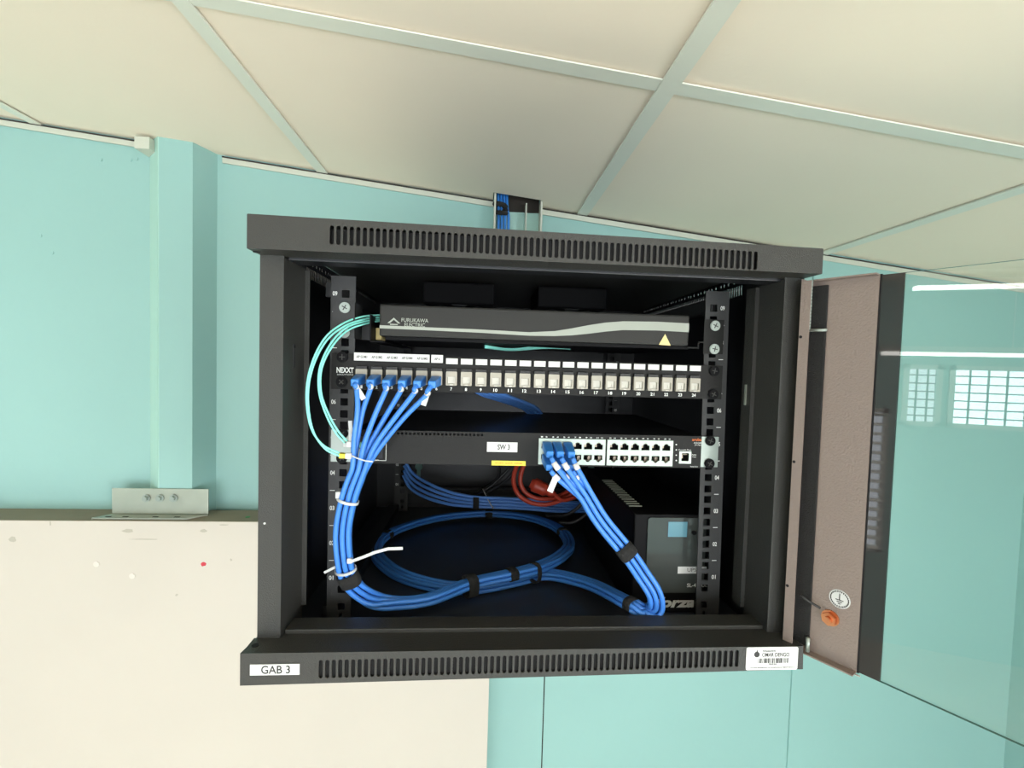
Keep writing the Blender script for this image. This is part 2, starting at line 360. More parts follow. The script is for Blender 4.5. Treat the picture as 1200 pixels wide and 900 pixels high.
# open trunking where cables come down behind the cabinet
tk = thing('cable_trunking', (0.01, WY, 0.5), 'open pale plastic trunking on the wall above the cabinet', 'trunking')
TY = 0.592
box('side_wall', -0.0445, -0.0405, TY, WY-0.001, 0.50, 0.735, 'trim', tk); box('side_wall', 0.0625, 0.0665, TY, WY-0.001, 0.50, 0.718, 'trim', tk)
box('divider', 0.029, 0.0315, TY+0.01, WY-0.0015, 0.50, 0.71, 'trim', tk)
box('backing', -0.0405, 0.0625, WY-0.0035, WY-0.001, 0.50, 0.697, 'teal_pale', tk)
box('wall_hole', -0.0405, 0.0625, WY-0.006, WY-0.001, 0.697, 0.745, 'dark_gap', tk)
for k in range(4):
    x = -0.036+0.0068*k; mb = MB()
    mb.tube([(x, 0.612+0.003*(k % 2), 0.745), (x+0.002, 0.612, 0.70), (x+0.003+.001*k, 0.610, 0.66), (x+0.004, 0.612, 0.50)], 0.0031, 8, 6)
    tag(mb.build('drop_cable', 'blue_boot', None, True), 'blue cable in the wall trunking above the cabinet, %s of four' % ('leftmost', 'second from left', 'third from left', 'rightmost')[k], 'cable', 'blue cables in the wall trunking')
m = MB()
m.tube([(-0.030+0.013*math.cos(t*0.62), 0.607+0.0075*math.sin(t*0.62), 0.700+0.006*math.sin(t*.31)) for t in range(11)], 0.0055, 8, 2)
m.tube([(-0.028+0.012*math.cos(t*0.62), 0.606+0.0075*math.sin(t*0.62), 0.689+0.005*math.cos(t*.4)) for t in range(11)], 0.005, 8, 2)
tag(m.build('cable_wrap', 'velcro', None, True), 'black tape wrap bunched around blue cables in the wall trunking', 'cable tie')

# ------------------------------------------------------------------ the cabinet
CW, CH, CD = 0.3005, 0.476, 0.600
FB = 0.0305                        # top of the bottom fascia
TB = 0.4434                        # underside of the top fascia
cab = thing('network_cabinet', (0, 0.3, -0.004), 'black steel wall cabinet full of network gear with its glass door open', 'cabinet')
def fascia(name, pts, sx0, sx1, sz0, sz1, sdz, n, sdt=None):
    sdt = sdz if sdt is None else sdt
    pb = [p for p in pts]                       # outline given as lower-left, lower-right, upper-right ... upper-left
    xL, zL = pb[0]; xR, zR = pb[1]; up = pb[2:]
    def lo(x): return zL+(zR-zL)*(x-xL)/(xR-xL)
    def hi(x):
        q = sorted(up); x = max(q[0][0], min(q[-1][0], x))
        for a, b in zip(q, q[1:]):
            if a[0] <= x <= b[0] and b[0] > a[0]: return a[1]+(b[1]-a[1])*(x-a[0])/(b[0]-a[0])
        return q[-1][1]
    m = MB(); D = Vector((0, 0.0015, 0)); hw = 0.0021
    V3 = lambda l: [Vector((a, 0, b)) for a, b in l]
    pitch = (sx1-sx0)/(n-1)
    m.prism(V3([(xL, zL), (sx0-pitch/2, lo(sx0-pitch/2)), (sx0-pitch/2, hi(sx0-pitch/2))]+[q for q in sorted(up, reverse=True) if q[0] < sx0-pitch/2]), D)
    m.prism(V3([(sx1+pitch/2, lo(sx1+pitch/2)), (xR, zR)]+[q for q in sorted(up, reverse=True) if q[0] > sx1+pitch/2]+[(sx1+pitch/2, hi(sx1+pitch/2))]), D)
    arc = [math.radians(a) for a in (90, 60, 30, 0)]
    for k in range(n):
        x = sx0+pitch*k; o = sdz*k/(n-1); o2 = sdt*k/(n-1); z0, z1 = sz0+o, sz1+o2
        for sg in (-1, 1):
            xe = x+sg*pitch/2
            pl_ = [(xe, lo(xe)), (x, lo(x)), (x, z0)]+[(x+sg*hw*math.cos(a), z0+hw-hw*math.sin(a)) for a in arc[1:]]+[(x+sg*hw*math.cos(a), z1-hw+hw*math.sin(a)) for a in arc[::-1][:-1]]+[(x, z1), (x, hi(x)), (xe, hi(xe))]
            m.prism(V3(pl_), D)
    return m.build(name, 'black_steel', cab)
tf = [at(289, 250, 0), at(289, 291, 0), at(964, 321, 0), at(965, 292, 0)]
a1, a2, b1, b2 = at(389, 264, 0), at(389, 286.5, 0), at(886, 294.5, 0), at(886, 316.5, 0)
n1 = 69
top_f = fascia('top_fascia', [(-CW, 0.4434), (CW, 0.4434), (CW, 0.470), (CW-0.001, 0.4705), (-CW+0.001, 0.4775), (-CW, 0.4770)], a1.x, b1.x, a2.z, a1.z, (b2.z-a2.z), n1, b1.z-a1.z)
c1, c2, d1, d2 = at(376, 773.5, 0), at(376, 795, 0), at(864, 762, 0), at(864, 781.5, 0)
bot_f = fascia('bottom_fascia', [(-0.3045, -0.0035), (0.3033, 0.0045), (0.3022, 0.0310), (-0.3045, 0.0305)], c1.x, d1.x, c2.z, c1.z, (d2.z-c2.z), 69, d1.z-c1.z)
# returns of the fascias
m = MB()
m.prism([(-CW, 0.0015, 0.4434), (CW, 0.0015, 0.4434), (CW, 0.034, 0.4434), (-CW, 0.034, 0.4434)], Vector((0, 0, 0.0015)))
m.prism([(-CW, 0.0015, 0.4760), (CW, 0.0015, 0.4690), (CW, CD+.004, 0.4690), (-CW, CD+.004, 0.4690)], Vector((0, 0, 0.0015)))
m.prism([(-CW, 0.0015, 0.4449), (-CW+.0015, 0.0015, 0.4449), (-CW+.0015, 0.0015, 0.4760), (-CW, 0.0015, 0.4760)], Vector((0, 0.034, 0)))
m.prism([(CW, 0.0015, 0.4449), (CW-.0015, 0.0015, 0.4449), (CW-.0015, 0.0015, 0.4690), (CW, 0.0015, 0.4690)], Vector((0, 0.034, 0)))
m.build('top_cover', 'black_steel', cab)
m = MB()
m.prism([(-0.3045, 0.0015, 0.0290), (0.3022, 0.0015, 0.0295), (0.3005, 0.0345, 0.0295), (-0.3005, 0.0345, 0.0290)], Vector((0, 0, 0.0015)))
m.box(-0.3045, -0.303, 0.0015, 0.03, -0.0035, 0.029)
m.box(0.3015, 0.303, 0.0015, 0.03, 0.0045, 0.0295)
m.build('bottom_cover', 'black_steel', cab)
box('fascia_backing', -CW+.002, CW-.002, 0.008, 0.009, 0.4452, 0.4685, 'void', cab)
MB().prism([(-0.3025, 0.0035, -0.0025), (0.301, 0.0035, 0.0058), (0.301, 0.0035, 0.0288), (-0.3025, 0.0035, 0.0283)], Vector((0, 0.001, 0))).build('fascia_backing', 'void', cab)
box('sill', -0.274, 0.285, 0.0345, 0.060, 0.004, 0.0352, 'black_steel', cab, bevel=0.0012)
box('header', -0.274, 0.285, 0.0345, 0.060, 0.4405, 0.468, 'inner_steel', cab, bevel=0.001)
box('base_panel', -0.300, 0.300, 0.036, CD+0.004, -0.004, -0.0002, 'floor_steel', cab)
# posts
m = MB(); m.box(-0.3, -0.2755, 0.027, 0.0285, FB, TB).box(-0.277, -0.2755, 0.0285, 0.088, 0.004, 0.442).box(-0.277, -0.270, 0.0865, 0.088, 0.036, 0.440)
pL = m.build('post', 'black_steel', cab)
m = MB(); m.box(0.2770, 0.3, 0.027, 0.0285, FB, TB).box(0.2770, 0.2785, 0.0285, 0.075, 0.004, 0.442).box(0.272, 0.2785, 0.075, 0.0765, 0.036, 0.44).box(0.272, 0.2735, 0.0765, 0.095, 0.036, 0.44)
pR = m.build('post', 'black_steel', cab)
for (px, py, s_, xx) in ((344.5, 417, 0.0115, -0.2754), (881, 482, 0.0115, 0.2719)):
    if s_ and px < 500:
        c = atx(px, py, xx); box('latch_slot', xx, xx+0.0006, c.y-0.003, c.y+0.003, c.z-0.013, c.z+0.013, 'rail_steel', pL)
        box('latch_notch', xx+0.0001, xx+0.0008, c.y-0.002, c.y+0.002, c.z+0.009, c.z+0.012, 'void', pL)
    else:
        box('latch_slot', 0.2711, 0.2719, 0.084, 0.088, 0.293, 0.319, 'zinc_dull', pR)
for px, py in ((296, 293), (296, 760)):
    z = 0.4431 if py < 400 else 0.0307
    c = atz(px, py, z); MB().cyl((c.x, 0.0135, z), Z, 0.0035, 0.0008, 14).build('screw_hole', 'void', cab)
MB().cyl((-0.293, 0.0266, 0.157), Y, 0.0012, 0.0006, 8).build('rivet', 'print_white', cab)
# side panels with a row of vent slots
def side(xo, sgn):
    holes = []
    for k in range(62):
        y = 0.150+0.0062*k
        holes.append([(y, 0.4425), (y+0.0032, 0.4425), (y+0.0032, 0.4565), (y, 0.4565)])
    for k in range(31):
        y = 0.17+0.0124*k+(0.003 if k % 3 else 0)
        holes.append([(y, 0.461), (y+0.0036, 0.461), (y+0.0036, 0.4655), (y, 0.4655)])
    return plate('side_panel', [(0.0290, -0.0001), (CD+0.003, -0.0001), (CD+0.003, 0.4720), (0.0290, 0.4720)], holes, Vector((xo, 0, 0)), Y, Z, 0.0015, 'inner_steel', cab)
side(-0.2985, -1); side(0.297, 1)
# rear panel with keyholes
kh = []
for sx in (-1, 1):
    cx, cz_ = sx*0.2025, 0.094
    circ = [(cx+0.009*math.cos(t), cz_+0.009*math.sin(t)) for t in [math.radians(-60+k*15) for k in range(21)]]
    kh.append(circ+[(cx-0.0045, cz_-0.026), (cx+0.0045, cz_-0.026)])
plate('rear_panel', [(-0.2985, -0.0001), (0.2985, -0.0001), (0.2985, 0.4700), (-0.2985, 0.4700)], kh, Vector((0, CD, 0)), X, Z, 0.0015, 'inner_steel', cab)
# lower depth rails and cross members
for x0 in (-0.262, 0.238):
    MB().box(x0, x0+0.022, 0.118, 0.56, 0.0, 0.018, 0.001).build('depth_rail', 'inner_steel', cab)
    MB().box(x0, x0+0.016, 0.118, 0.56, 0.414, 0.432, 0.001).build('depth_rail', 'rail_steel', cab)
box('cross_member', -0.238, 0.236, 0.566, 0.584, 0.040, 0.052, 'inner_steel', cab, bevel=0.001)
# four mounting rails with square holes, numbers and ticks
U_, Z1 = 0.04445, 0.0612
def rail_mesh(x0, x1, y, inner):
    xc = -0.2335 if x0 < 0 else 0.2345
    holes = [rrect(xc-0.0047, Z1+(n)*U_+k*0.0152-0.0047, xc+0.0047, Z1+n*U_+k*0.0152+0.0047, 0.0006, 1) for n in range(9) for k in (-1, 0, 1) if Z1+n*U_+k*.0152 < 0.43]
    holes.append(rrect(xc-0.0045, 0.019, xc+0.0045, 0.028, 0.001, 1)); holes.append(rrect(xc-0.0022, 0.0065, xc+0.0022, 0.0155, 0.002, 3))
    return plate_mesh(rrect(x0, 0.0, x1, 0.4385), holes, Vector((0, y+0.002, 0)), X, Z, 0.002)
for (x0, x1, y) in ((-0.2513, -0.2215, 0.105), (0.2235, 0.2550, 0.105), (-0.2513, -0.2215, 0.565), (0.2235, 0.2550, 0.565)):
    r_ = link('mounting_rail', rail_mesh(x0, x1, y, 1), 'rail_steel', cab)
    xi = x0 if x0 < 0 else x1-0.002
    box('rail_flange', xi, xi+0.002, y+0.002, y+0.035, 0.0, 0.4385, 'rail_steel', r_)
    left = x0 < 0
    for n in range(9):
        cx = -0.2462 if left else 0.2462
        z = Z1+n*U_
        text('unit_number', '%02d' % (n+1), Vector((cx-0.0028, y-0.0001, z-0.0028)), X, Z, 0.0056, 0.0056, 'print_white', r_, bold=0.02)
        zt = z+U_/2
        if zt < 0.43: box('unit_tick', cx-0.003, cx+0.003, y-0.0003, y-0.0001, zt-0.0004, zt+0.0004, 'print_white', r_)
    if not left and y < 0.2:      # this rail leans slightly outwards at its foot
        pv = Vector((0.24, y, 0.43)); r_.matrix_basis = Matrix.Translation(pv) @ Matrix.Rotation(-0.0135, 4, 'Y') @ Matrix.Translation(-pv)
# fans under the roof
for fx in (-0.105, 0.085):
    f_ = MB().box(fx-0.0585, fx+0.0585, 0.29, 0.41, 0.4335, 0.4684, 0.003).build('fan', 'ups_black', cab)
    for a in range(7):
        t = a*2*math.pi/7
        MB().prism([(fx+0.015*math.cos(t), 0.35+0.015*math.sin(t), 0.431), (fx+0.05*math.cos(t), 0.35+0.05*math.sin(t), 0.4325), (fx+0.05*math.cos(t+.5), 0.35+0.05*math.sin(t+.5), 0.4325), (fx+0.015*math.cos(t+.7), 0.35+0.015*math.sin(t+.7), 0.431)], Vector((0, 0, 0.0009))).build('fan_blade', 'inner_steel', f_)
# labels on the bottom fascia
a, b, c = at(293, 786, -0.0005), at(351, 784, -0.0005), at(320, 778.5, -.0005); d = at(320, 791, -.0005)
gl_ = MB().box(a.x, b.x, -0.0008, -0.00005, d.z, c.z).build('name_label', 'label_white', cab); gl_['label'] = 'white sticker with the cabinet name on the lower left fascia'
text_px('GAB 3', 306, 780, 340, 789.5, -0.0009, 'print_black', gl_, bold=0.012)
a, b, c, d = at(874, 771, 0), at(934.5, 770, 0), at(904, 758, 0), at(904, 784.5, 0)
al = plate('asset_label', rrect(a.x, d.z, b.x, c.z, 0.002), [], Vector((0, -0.0001, 0)), X, Z, 0.0007, 'label_white', cab); al['label'] = 'white asset sticker with barcode on the lower right fascia'
text_px('OMAR DENGO', 893, 764.8, 925, 769.5, -0.00085, 'print_black', al, bold=0.012)
text_px('FUNDACION', 894, 761.8, 909, 764, -0.00085, 'print_black', al, bold=0.012)
text_px('00536', 901, 777.3, 910, 779.3, -0.00085, 'print_black', al, bold=0.012)
text_px('ACTIVO PROPIEDAD DE FUNDACION OMAR DENGO', 879, 781.5, 931, 782.8, -0.00085, 'print_black', al, bold=0.012)
c = at(887, 766.5, -.00085)
m = MB().cyl((c.x, -0.0009, c.z-0.0005), Y, 0.0032, 0.0003, 14).prism([(c.x-0.0008, -0.00105, c.z+0.002), (c.x+0.001, -0.00105, c.z+0.002), (c.x+0.0003, -0.00105, c.z+0.0052)], Vector((0, 0.0003, 0)))
m.build('emblem', 'print_black', al)
m = MB(); x = at(888, 773, 0).x; e = at(923, 773, 0).x; zt, zb = at(905, 770.8, 0).z, at(905, 776.4, 0).z
rb = random.Random(3)
while x < e:
    w_ = rb.choice((0.0004, 0.0006, 0.0011)); m.box(x, x+w_, -0.00105, -0.00085, zb, zt); x += w_+rb.choice((0.0005, 0.0008, 0.0012))
m.build('barcode', 'print_black', al)

# door, swung open towards the viewer (frame: s along the door, z up, n towards the room-left side)
H0 = Vector((0.3066, 0.0231, 0)); TH = -0.9866
DU = Vector((math.cos(TH), math.sin(TH), 0)); DN = Vector((math.sin(TH), -math.cos(TH), 0))
if DN.dot(CP-H0) < 0: DN = -DN
DF = (H0, DU, Z, DN)      # box args: s0,s1, z0,z1, n0,n1
DZ0, DZ1 = 0.0198, 0.4393
def dpt(px, py, n=0):
    d = ray(px, py); t = (H0+DN*n-CP).dot(DN)/d.dot(DN); p = CP+d*t-H0; return p.dot(DU), p.z
SP = dpt(1018, 550)[0]; SB = 0.0823
DL = 0.575
door = MB().box(-0.0025, SP, DZ0, DZ1, 0.0, 0.0015, 0, DF).build('door', 'door_steel', cab)
box('door_stile', DL-SP, DL, DZ0, DZ1, 0.0, 0.0015, 'door_steel', door, fr=DF)
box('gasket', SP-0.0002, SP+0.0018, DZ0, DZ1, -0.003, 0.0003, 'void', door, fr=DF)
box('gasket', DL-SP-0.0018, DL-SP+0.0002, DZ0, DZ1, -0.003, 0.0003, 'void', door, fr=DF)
m = MB().box(-0.0025, -0.001, DZ0, DZ1, 0.0, 0.0215, 0, DF).box(-0.0025, dpt(939, 550, 0.022)[0], DZ0+0.002, DZ1-0.002, 0.0205, 0.022, 0, DF)
m.build('hinge_flange', 'door_steel', door)
for z0 in (DZ0, DZ1-0.0015):
    m = MB().box(0.0055, SP, z0, z0+0.0015, 0.0015, 0.012, 0, DF); m.build('edge_flange', 'door_steel', door)
for px, py in ((937, 395), (931, 541), (926, 687)):
    s, z = dpt(px, py, 0.021); MB().cyl(H0+DU*dpt(930.5, 541, 0.022)[0]+DN*0.0221+Z*z, DN, 0.0016, 0.0006, 12).build('flange_hole', 'void', door)
# glass
m = MB().box(SB, DL-SB, DZ0+0.001, DZ1-0.001, -0.0035, 0.0, 0, DF)
pane = m.build('glass_pane', 'door_glass', door)
pane.data.materials.append(MATS['glass_edge'])
for p in pane.data.polygons:
    if abs(p.normal.dot(DN)) < 0.5: p.material_index = 1
pane['label'] = 'clear toughened glass pane of the open door'
box('glass_border', SP+0.0016, SB, DZ0+0.001, DZ1-0.001, -0.0035, 0.0, 'glass_black', door, fr=DF)['label'] = 'glossy black border of the glass'
box('glass_border', DL-SB, DL-SP-0.0016, DZ0+0.001, DZ1-0.001, -0.0035, 0.0, 'glass_black', door, fr=DF)
# hinges, stop pins, grounding nut and sticker
sh_ = dpt(949, 358, 0.010)[0]; sb_ = dpt(947, 745, 0.010)[0]
MB().box(-0.0005, dpt(958.5, 554, 0.0045)[0], DZ0+0.006, DZ1-0.006, 0.0015, 0.0045, 0.001, DF).build('hinge_shade', 'velcro', door)  # black strip that paints in the shade beside the hinge lip
hs = MB()
pz = [dpt(949, 330, 0.012)[1], dpt(948, 386, 0.012)[1]]
for k in range(15): hs.cyl(H0+DU*sh_+DN*0.010+Z*(pz[1]+(pz[0]-pz[1])*k/14), Z, 0.0021, abs(pz[0]-pz[1])/14*0.8, 10)
hs.build('hinge_spring', 'zinc', door, False)
z_ = pz[1]-0.001
MB().tube([H0+DU*sh_+DN*0.010+Z*z_, H0+DU*(sh_+0.0175)+DN*0.008+Z*z_], 0.0018, 10, 1).build('hinge_pin', 'zinc', door, True)
zl = dpt(960, 712, 0.01)[1]
MB().tube([H0+DU*0.010+DN*0.012+Z*(zl+0.007), H0+DU*0.018+DN*0.009+Z*(zl+0.002), H0+DU*0.028+DN*0.006+Z*(zl-0.002)], 0.0013, 8, 2).build('hinge_pin', 'rail_steel', door, True)
MB().cyl(H0+DU*sb_+DN*0.010+Z*(DZ0+0.012), Z, 0.0022, 0.016, 12).build('hinge_pin', 'zinc', door, True)
s, z = dpt(984, 702, 0.0018)
st = MB().cyl(H0+DU*s+DN*0.0019+Z*z, DN, 0.0100, 0.0004, 32).build('ground_sticker', 'label_white', door)
o_ = H0+DU*s+DN*0.0023+Z*z
m = MB(); 
for L_, dz in ((0.0075, -0.001), (0.005, -0.003), (0.0025, -0.005)): m.box(-L_/2, L_/2, dz-0.0004, dz+0.0004, 0, 0.0002, 0, (o_, DU, Z, DN))
m.box(-0.0004, 0.0004, -0.001, 0.006, 0, 0.0002, 0, (o_, DU, Z, DN))
for k in range(28):
    t = k*2*math.pi/28; m.box(0.0083*math.cos(t)-0.0005, 0.0083*math.cos(t)+0.0005, 0.0083*math.sin(t)-0.0009, 0.0083*math.sin(t)+0.0009, 0, 0.0002, 0, (o_, DU, Z, DN))
m.build('ground_symbol', 'print_black', st)
s, z = dpt(973, 724, 0.002); c = H0+DU*s+Z*z
nut = MB().cyl(c+DN*0.0022, DN, 0.0086, 0.0014, 28).cyl(c+DN*0.0055, DN, 0.0072, 0.0055, 6, bevel=0.0005).build('ground_nut', 'copper', door)
nut['label'] = 'copper coloured hexagon grounding nut'
MB().cyl(c+DN*0.009, DN, 0.0038, 0.006, 16, bevel=0.0006).build('ground_stud', 'copper', nut)
s, z = dpt(950, 640, 0.002)
for px, py in ((952, 367), (949, 537), (944, 681)):
    s, z = dpt(px, py, 0.002); MB().cyl(H0+DU*s+DN*0.0018+Z*z, DN, 0.0015, 0.0008, 10).build('weld_dot', 'zinc_dull', door)
s, z = dpt(1003, 786, 0.004)
MB().box(s-0.004, s+0.004, DZ0-0.0004, DZ0-0.0001, 0.003, 0.006, 0, DF).build('lock_slot', 'label_white', door)

# ------------------------------------------------------------------ screws
def screw_mesh(kind):
    m = MB(); m.cyl((0, -0.0015, 0), Y, 0.0066, 0.003, 22, bevel=0.0008)
    nf = len(m.bm.faces); m.box(-0.0035, 0.0035, -0.0032, -0.0029, -0.0006, 0.0006).box(-0.0006, 0.0006, -0.0032, -0.0029, -0.0035, 0.0035)
    m.bm.faces.ensure_lookup_table()
    o = m.build('screw', kind); me = o.data; me.materials.append(MATS['rail_steel' if kind == 'zinc' else 'black_steel']); bpy.data.objects.remove(o)
    for p in me.polygons[nf:]: p.material_index = 1
    return me
SCR = {k: screw_mesh(k) for k in ('zinc', 'ups_black')}
def screw(parent, x, y, z, kind):
    o = bpy.data.objects.new('screw', SCR[kind]); COL.objects.link(o); o.parent = parent
    o.matrix_parent_inverse = Matrix.Translation(-parent.location); o.location = (x, y, z); o.rotation_euler = (0, random.random(), 0)
    return o

# ------------------------------------------------------------------ fibre enclosure (top)
EY = 0.0985
en = thing('fiber_enclosure', (0, 0.23, 0.366), 'dark grey fibre enclosure with a pale wavy stripe, topmost unit in the rack', 'enclosure')
EL, ER, EZ0, EZ1 = -0.1907, 0.2000, 0.3663, 0.4052
m = MB(); m.box(EL, ER, EY, 0.34, EZ0, EZ1, 0.0022)
m.build('cover', 'cover_grey', en)
m = MB(); m.box(EL+0.006, ER+0.004, EY+0.008, 0.34, 0.3622, EZ0-0.0002).box(EL-0.012, EL-0.0105, 0.1, 0.33, 0.3585, 0.392).box(EL-0.012, EL+0.006, 0.1, 0.33, 0.3585, 0.360)
m.build('tray', 'ups_black', en)
m = MB().box(-0.2478, -0.2215, 0.1018, 0.1035, 0.3625, 0.4065).box(-0.2235, -0.2215, 0.1035, 0.14, 0.3625, 0.4065).box(-0.2235, EL-0.0122, 0.138, 0.14, 0.3625, 0.382)
m.build('ear', 'rail_steel', en)
m = MB().box(0.2215, 0.2478, 0.1018, 0.1035, 0.357, 0.4015).box(0.2135, 0.2215, 0.1010, 0.1035, 0.371, 0.3725).box(0.2135, 0.2150, 0.1010, 0.1035, 0.3645, 0.3725).box(0.2005, 0.2150, 0.1010, 0.1035, 0.3635, 0.3650)
m.build('ear', 'device_black', en)
for x, z in ((-0.2330, 0.3995), (-0.2332, 0.3690), (0.2352, 0.3935), (0.2356, 0.3635)): screw(en, x, 0.1018, z, 'zinc')
PY = EY-0.0004
tp = [(445, 381), (500, 383.5), (560, 386), (620, 389.3), (650, 388), (670, 384.8), (690, 381), (710, 378), (730, 376.5), (770, 377), (807, 379)]
bt = [(445, 384.7), (500, 387), (560, 389.8), (620, 393.4), (650, 393.8), (670, 393), (690, 391), (710, 388.5), (730, 386.8), (770, 387.3), (807, 389.3)]
tpp = [at(x, y, PY) for x, y in tp]; btp = [at(x, y, PY) for x, y in bt]
tpp[0].x = btp[0].x = EL+0.0004; tpp[-1].x = btp[-1].x = ER-0.0004
me = bpy.data.meshes.new('stripe'); n = len(tp)
me.from_pydata(tpp+btp, [], [(i, i+1, n+i+1, n+i) for i in range(n-1)]); link('stripe', me, 'stripe', en)
m = MB(); a, b, c = at(772, 404, PY), at(786, 405, PY), at(779.5, 391.5, PY); m.prism([a, b, c], Vector((0, 0.0003, 0))); m.build('warning_triangle', 'pale_yellow', en)
text_px('FURUKAWA', 470.5, 373.2, 502, 377.6, PY, 'stripe', en, bold=0.008)
text_px('ELECTRIC', 474, 378.6, 498, 383, PY, 'stripe', en, bold=0.008)
m = MB()
P3 = lambda x, y: at(x, y, PY)
m.prism([P3(454, 378.5), P3(461.5, 372.3), P3(469, 379), P3(466.5, 379), P3(461.5, 374.6), P3(457, 378.5)], Vector((0, .0003, 0)))
m.prism([P3(457, 379.3), P3(466, 379.8), P3(466, 381), P3(457, 380.6)], Vector((0, .0003, 0)))
m.build('emblem', 'stripe', en)
box('fibre_adapter', -0.2008, -0.1935, 0.125, 0.150, 0.3625, 0.378, 'pale_yellow', en, bevel=0.001)
m = MB()
for k in range(4): m.tube([at(568, 405+k*.8, 0.15), at(600, 409+k*.5, 0.17), at(640, 405+k, 0.19), at(668, 409, 0.21)], 0.0012, 6, 4)
o = m.build('internal_fibre', 'aqua_cable', en, True)
# ------------------------------------------------------------------ patch panel
pp = thing('patch_bay', (0, 0.15, 0.299), 'black 24 port patch panel with white label strips and numbers, below the fibre enclosure', 'patch panel')
PPY = 0.0980
def ppx(k): return at(424+(813-424)*0, 440, PPY).x
xk1, xk24 = at(424, 436, PPY).x, at(813.5, 449, PPY).x
xs24 = [xk1+(xk24-xk1)*k/23 for k in range(24)]
# perspective check happens naturally: equal steps in space
zt = 0.3430
holes = [rrect(x-0.0072, 0.3072, x+0.0072, 0.3292, 0.0022, 2) for x in xs24]
plate('face', [(-0.2478, 0.2995), (0.2478, 0.2985), (0.2478, 0.3422), (-0.2478, 0.3435)], holes, Vector((0, 0.1035, 0)), X, Z, 0.0035, 'device_black', pp)
MB().box(-0.215, 0.218, 0.1036, 0.128, 0.2995, 0.341).build('rear_frame', 'device_dark', pp)
proto = None
def jackmesh():
    m = MB(); m.box(-0.0070, 0.0070, 0.0, 0.003, -0.0108, 0.0108, 0.0006); return m
jb = plate_mesh(rrect(-0.0068, -0.0105, 0.0068, 0.0068, 0.0006, 1), [rrect(-0.0048, -0.0085, 0.0048, 0.0005, 0.0004, 1)], Vector((0, 0.0035, 0)), X, Z, 0.0055)
cl = MB().box(-0.0065, 0.0065, -0.0012, 0.0035, 0.0070, 0.0104, 0.0004).box(-0.003, 0.003, -0.0018, 0.002, 0.0082, 0.0090); co = cl.build('jack_latch', 'rail_steel'); clm = co.data; bpy.data.objects.remove(co)
sh = MB().box(-0.0046, 0.0046, 0.0005, 0.0012, -0.0083, 0.0003).box(-0.0030, 0.0020, -0.0004, 0.0008, -0.0030, -0.0020).box(0.0012, 0.0022, -0.0006, 0.0008, -0.0075, -0.0020).box(-0.002, 0.002, -0.0024, 0.0004, -0.0103, -0.0088); so = sh.build('jack_shutter', 'jack_white'); shm = so.data; bpy.data.objects.remove(so)
jb.materials.clear(); jb.materials.append(MATS['jack_beige'])
for k, x in enumerate(xs24):
    lm = MB()
    if k < 6:
        a = at(415.8+18.4*k-(0 if k < 5 else -1), 419, PPY).x
        wlab = 0.0182 if k < 5 else 0.0142
        lo = lm.box(x-wlab/2, x+wlab/2, PPY-0.0022, PPY-0.0004, 0.3352, 0.3450).build('port_label', 'label_white', pp)
        text('lettering', 'AP G1M%d' % (k+1) if k < 5 else 'AP 6', Vector((x-0.0062+(0.003 if k == 5 else 0), PPY-0.0023, 0.3385)), X, Z, 0.0128 if k < 5 else 0.0066, 0.0030, 'print_black', lo, bold=0.02)
    else:
        lo = lm.box(x-0.0072, x+0.0072, PPY-0.0017, PPY-0.0004, 0.3342, 0.3412).build('port_label', 'label_white', pp)
    j = link('keystone_jack', jb, None, pp); j.location = (x, PPY-0.001, 0.3182)
    for nm, d_ in (('jack_latch', clm), ('jack_shutter', shm)):
        q = bpy.data.objects.new(nm, d_); COL.objects.link(q); q.parent = j
    text('port_number', str(k+1), Vector((x-(0.0014 if k < 9 else 0.0026), PPY+0.0017-0.002, 0.3012)), X, Z, 0.0026 if k < 9 else 0.0052, 0.0040, 'print_white', pp, bold=0.025)
text_px('NEXXT', 394.5, 430.5, 414.5, 437, PPY-0.0003, 'print_white', pp, bold=0.03)
text_px('SOLUTIONS', 395, 438.2, 414, 439.8, PPY-0.0003, 'print_white', pp)
for x, z in ((-0.2345, 0.3390), (-0.2350, 0.3085), (0.2358, 0.3352), (0.2360, 0.3050)): screw(pp, x, 0.0998, z, 'ups_black')

# ------------------------------------------------------------------ network switch
sw = thing('network_switch', (0, 0.24, 0.209), 'black 24 port network switch with zinc ears, below the patch panel', 'switch')
SY = 0.0950
SL, SR, SZ0, SZ1 = -0.2190, 0.2215, 0.2092, 0.2505
b1x = [at(x, 529, SY).x for x in (631, 709)]; b2x = [at(x, 530, SY).x for x in (711, 788)]
bz = [at(710, 545, SY).z, at(710, 515, SY).z]
hol = []
va, vb = at(457, 507, SY).x, at(565, 507.5, SY).x
for k in range(24):
    x = va+(vb-va)*k/23; hol.append([(x-0.0014, 0.2455), (x+0.0014, 0.2455), (x+0.0014, 0.2482), (x-0.0014, 0.2482)])
for bxx in (b1x, b2x): hol.append(hole(bxx[0]+.001, bxx[1]-.001, bz[0]+.001, bz[1]-.001))
cons = [at(796, 536, SY).x, at(809, 536, SY).x, at(802, 542.5, SY).z, at(802, 529.5, SY).z]
hol.append(hole(cons[0], cons[1], cons[2], cons[3]))
plate('front_panel', hole(SL, SR, SZ0, SZ1), hol, Vector((0, SY+0.0015, 0)), X, Z, 0.0015, 'device_black', sw)
MB().box(SL, SR, SY+0.0135, 0.36, SZ0, SZ1).build('chassis', 'device_dark', sw)
m = MB(); m.box(SL, SR, SY+0.0015, SY+0.0135, SZ1-0.0012, SZ1).box(SL, SR, SY+0.0015, SY+0.0135, SZ0, SZ0+0.0012).box(SL, SL+.0012, SY+0.0015, SY+0.0135, SZ0, SZ1).box(SR-.0012, SR, SY+0.0015, SY+0.0135, SZ0, SZ1); m.build('shell_edge', 'device_dark', sw)
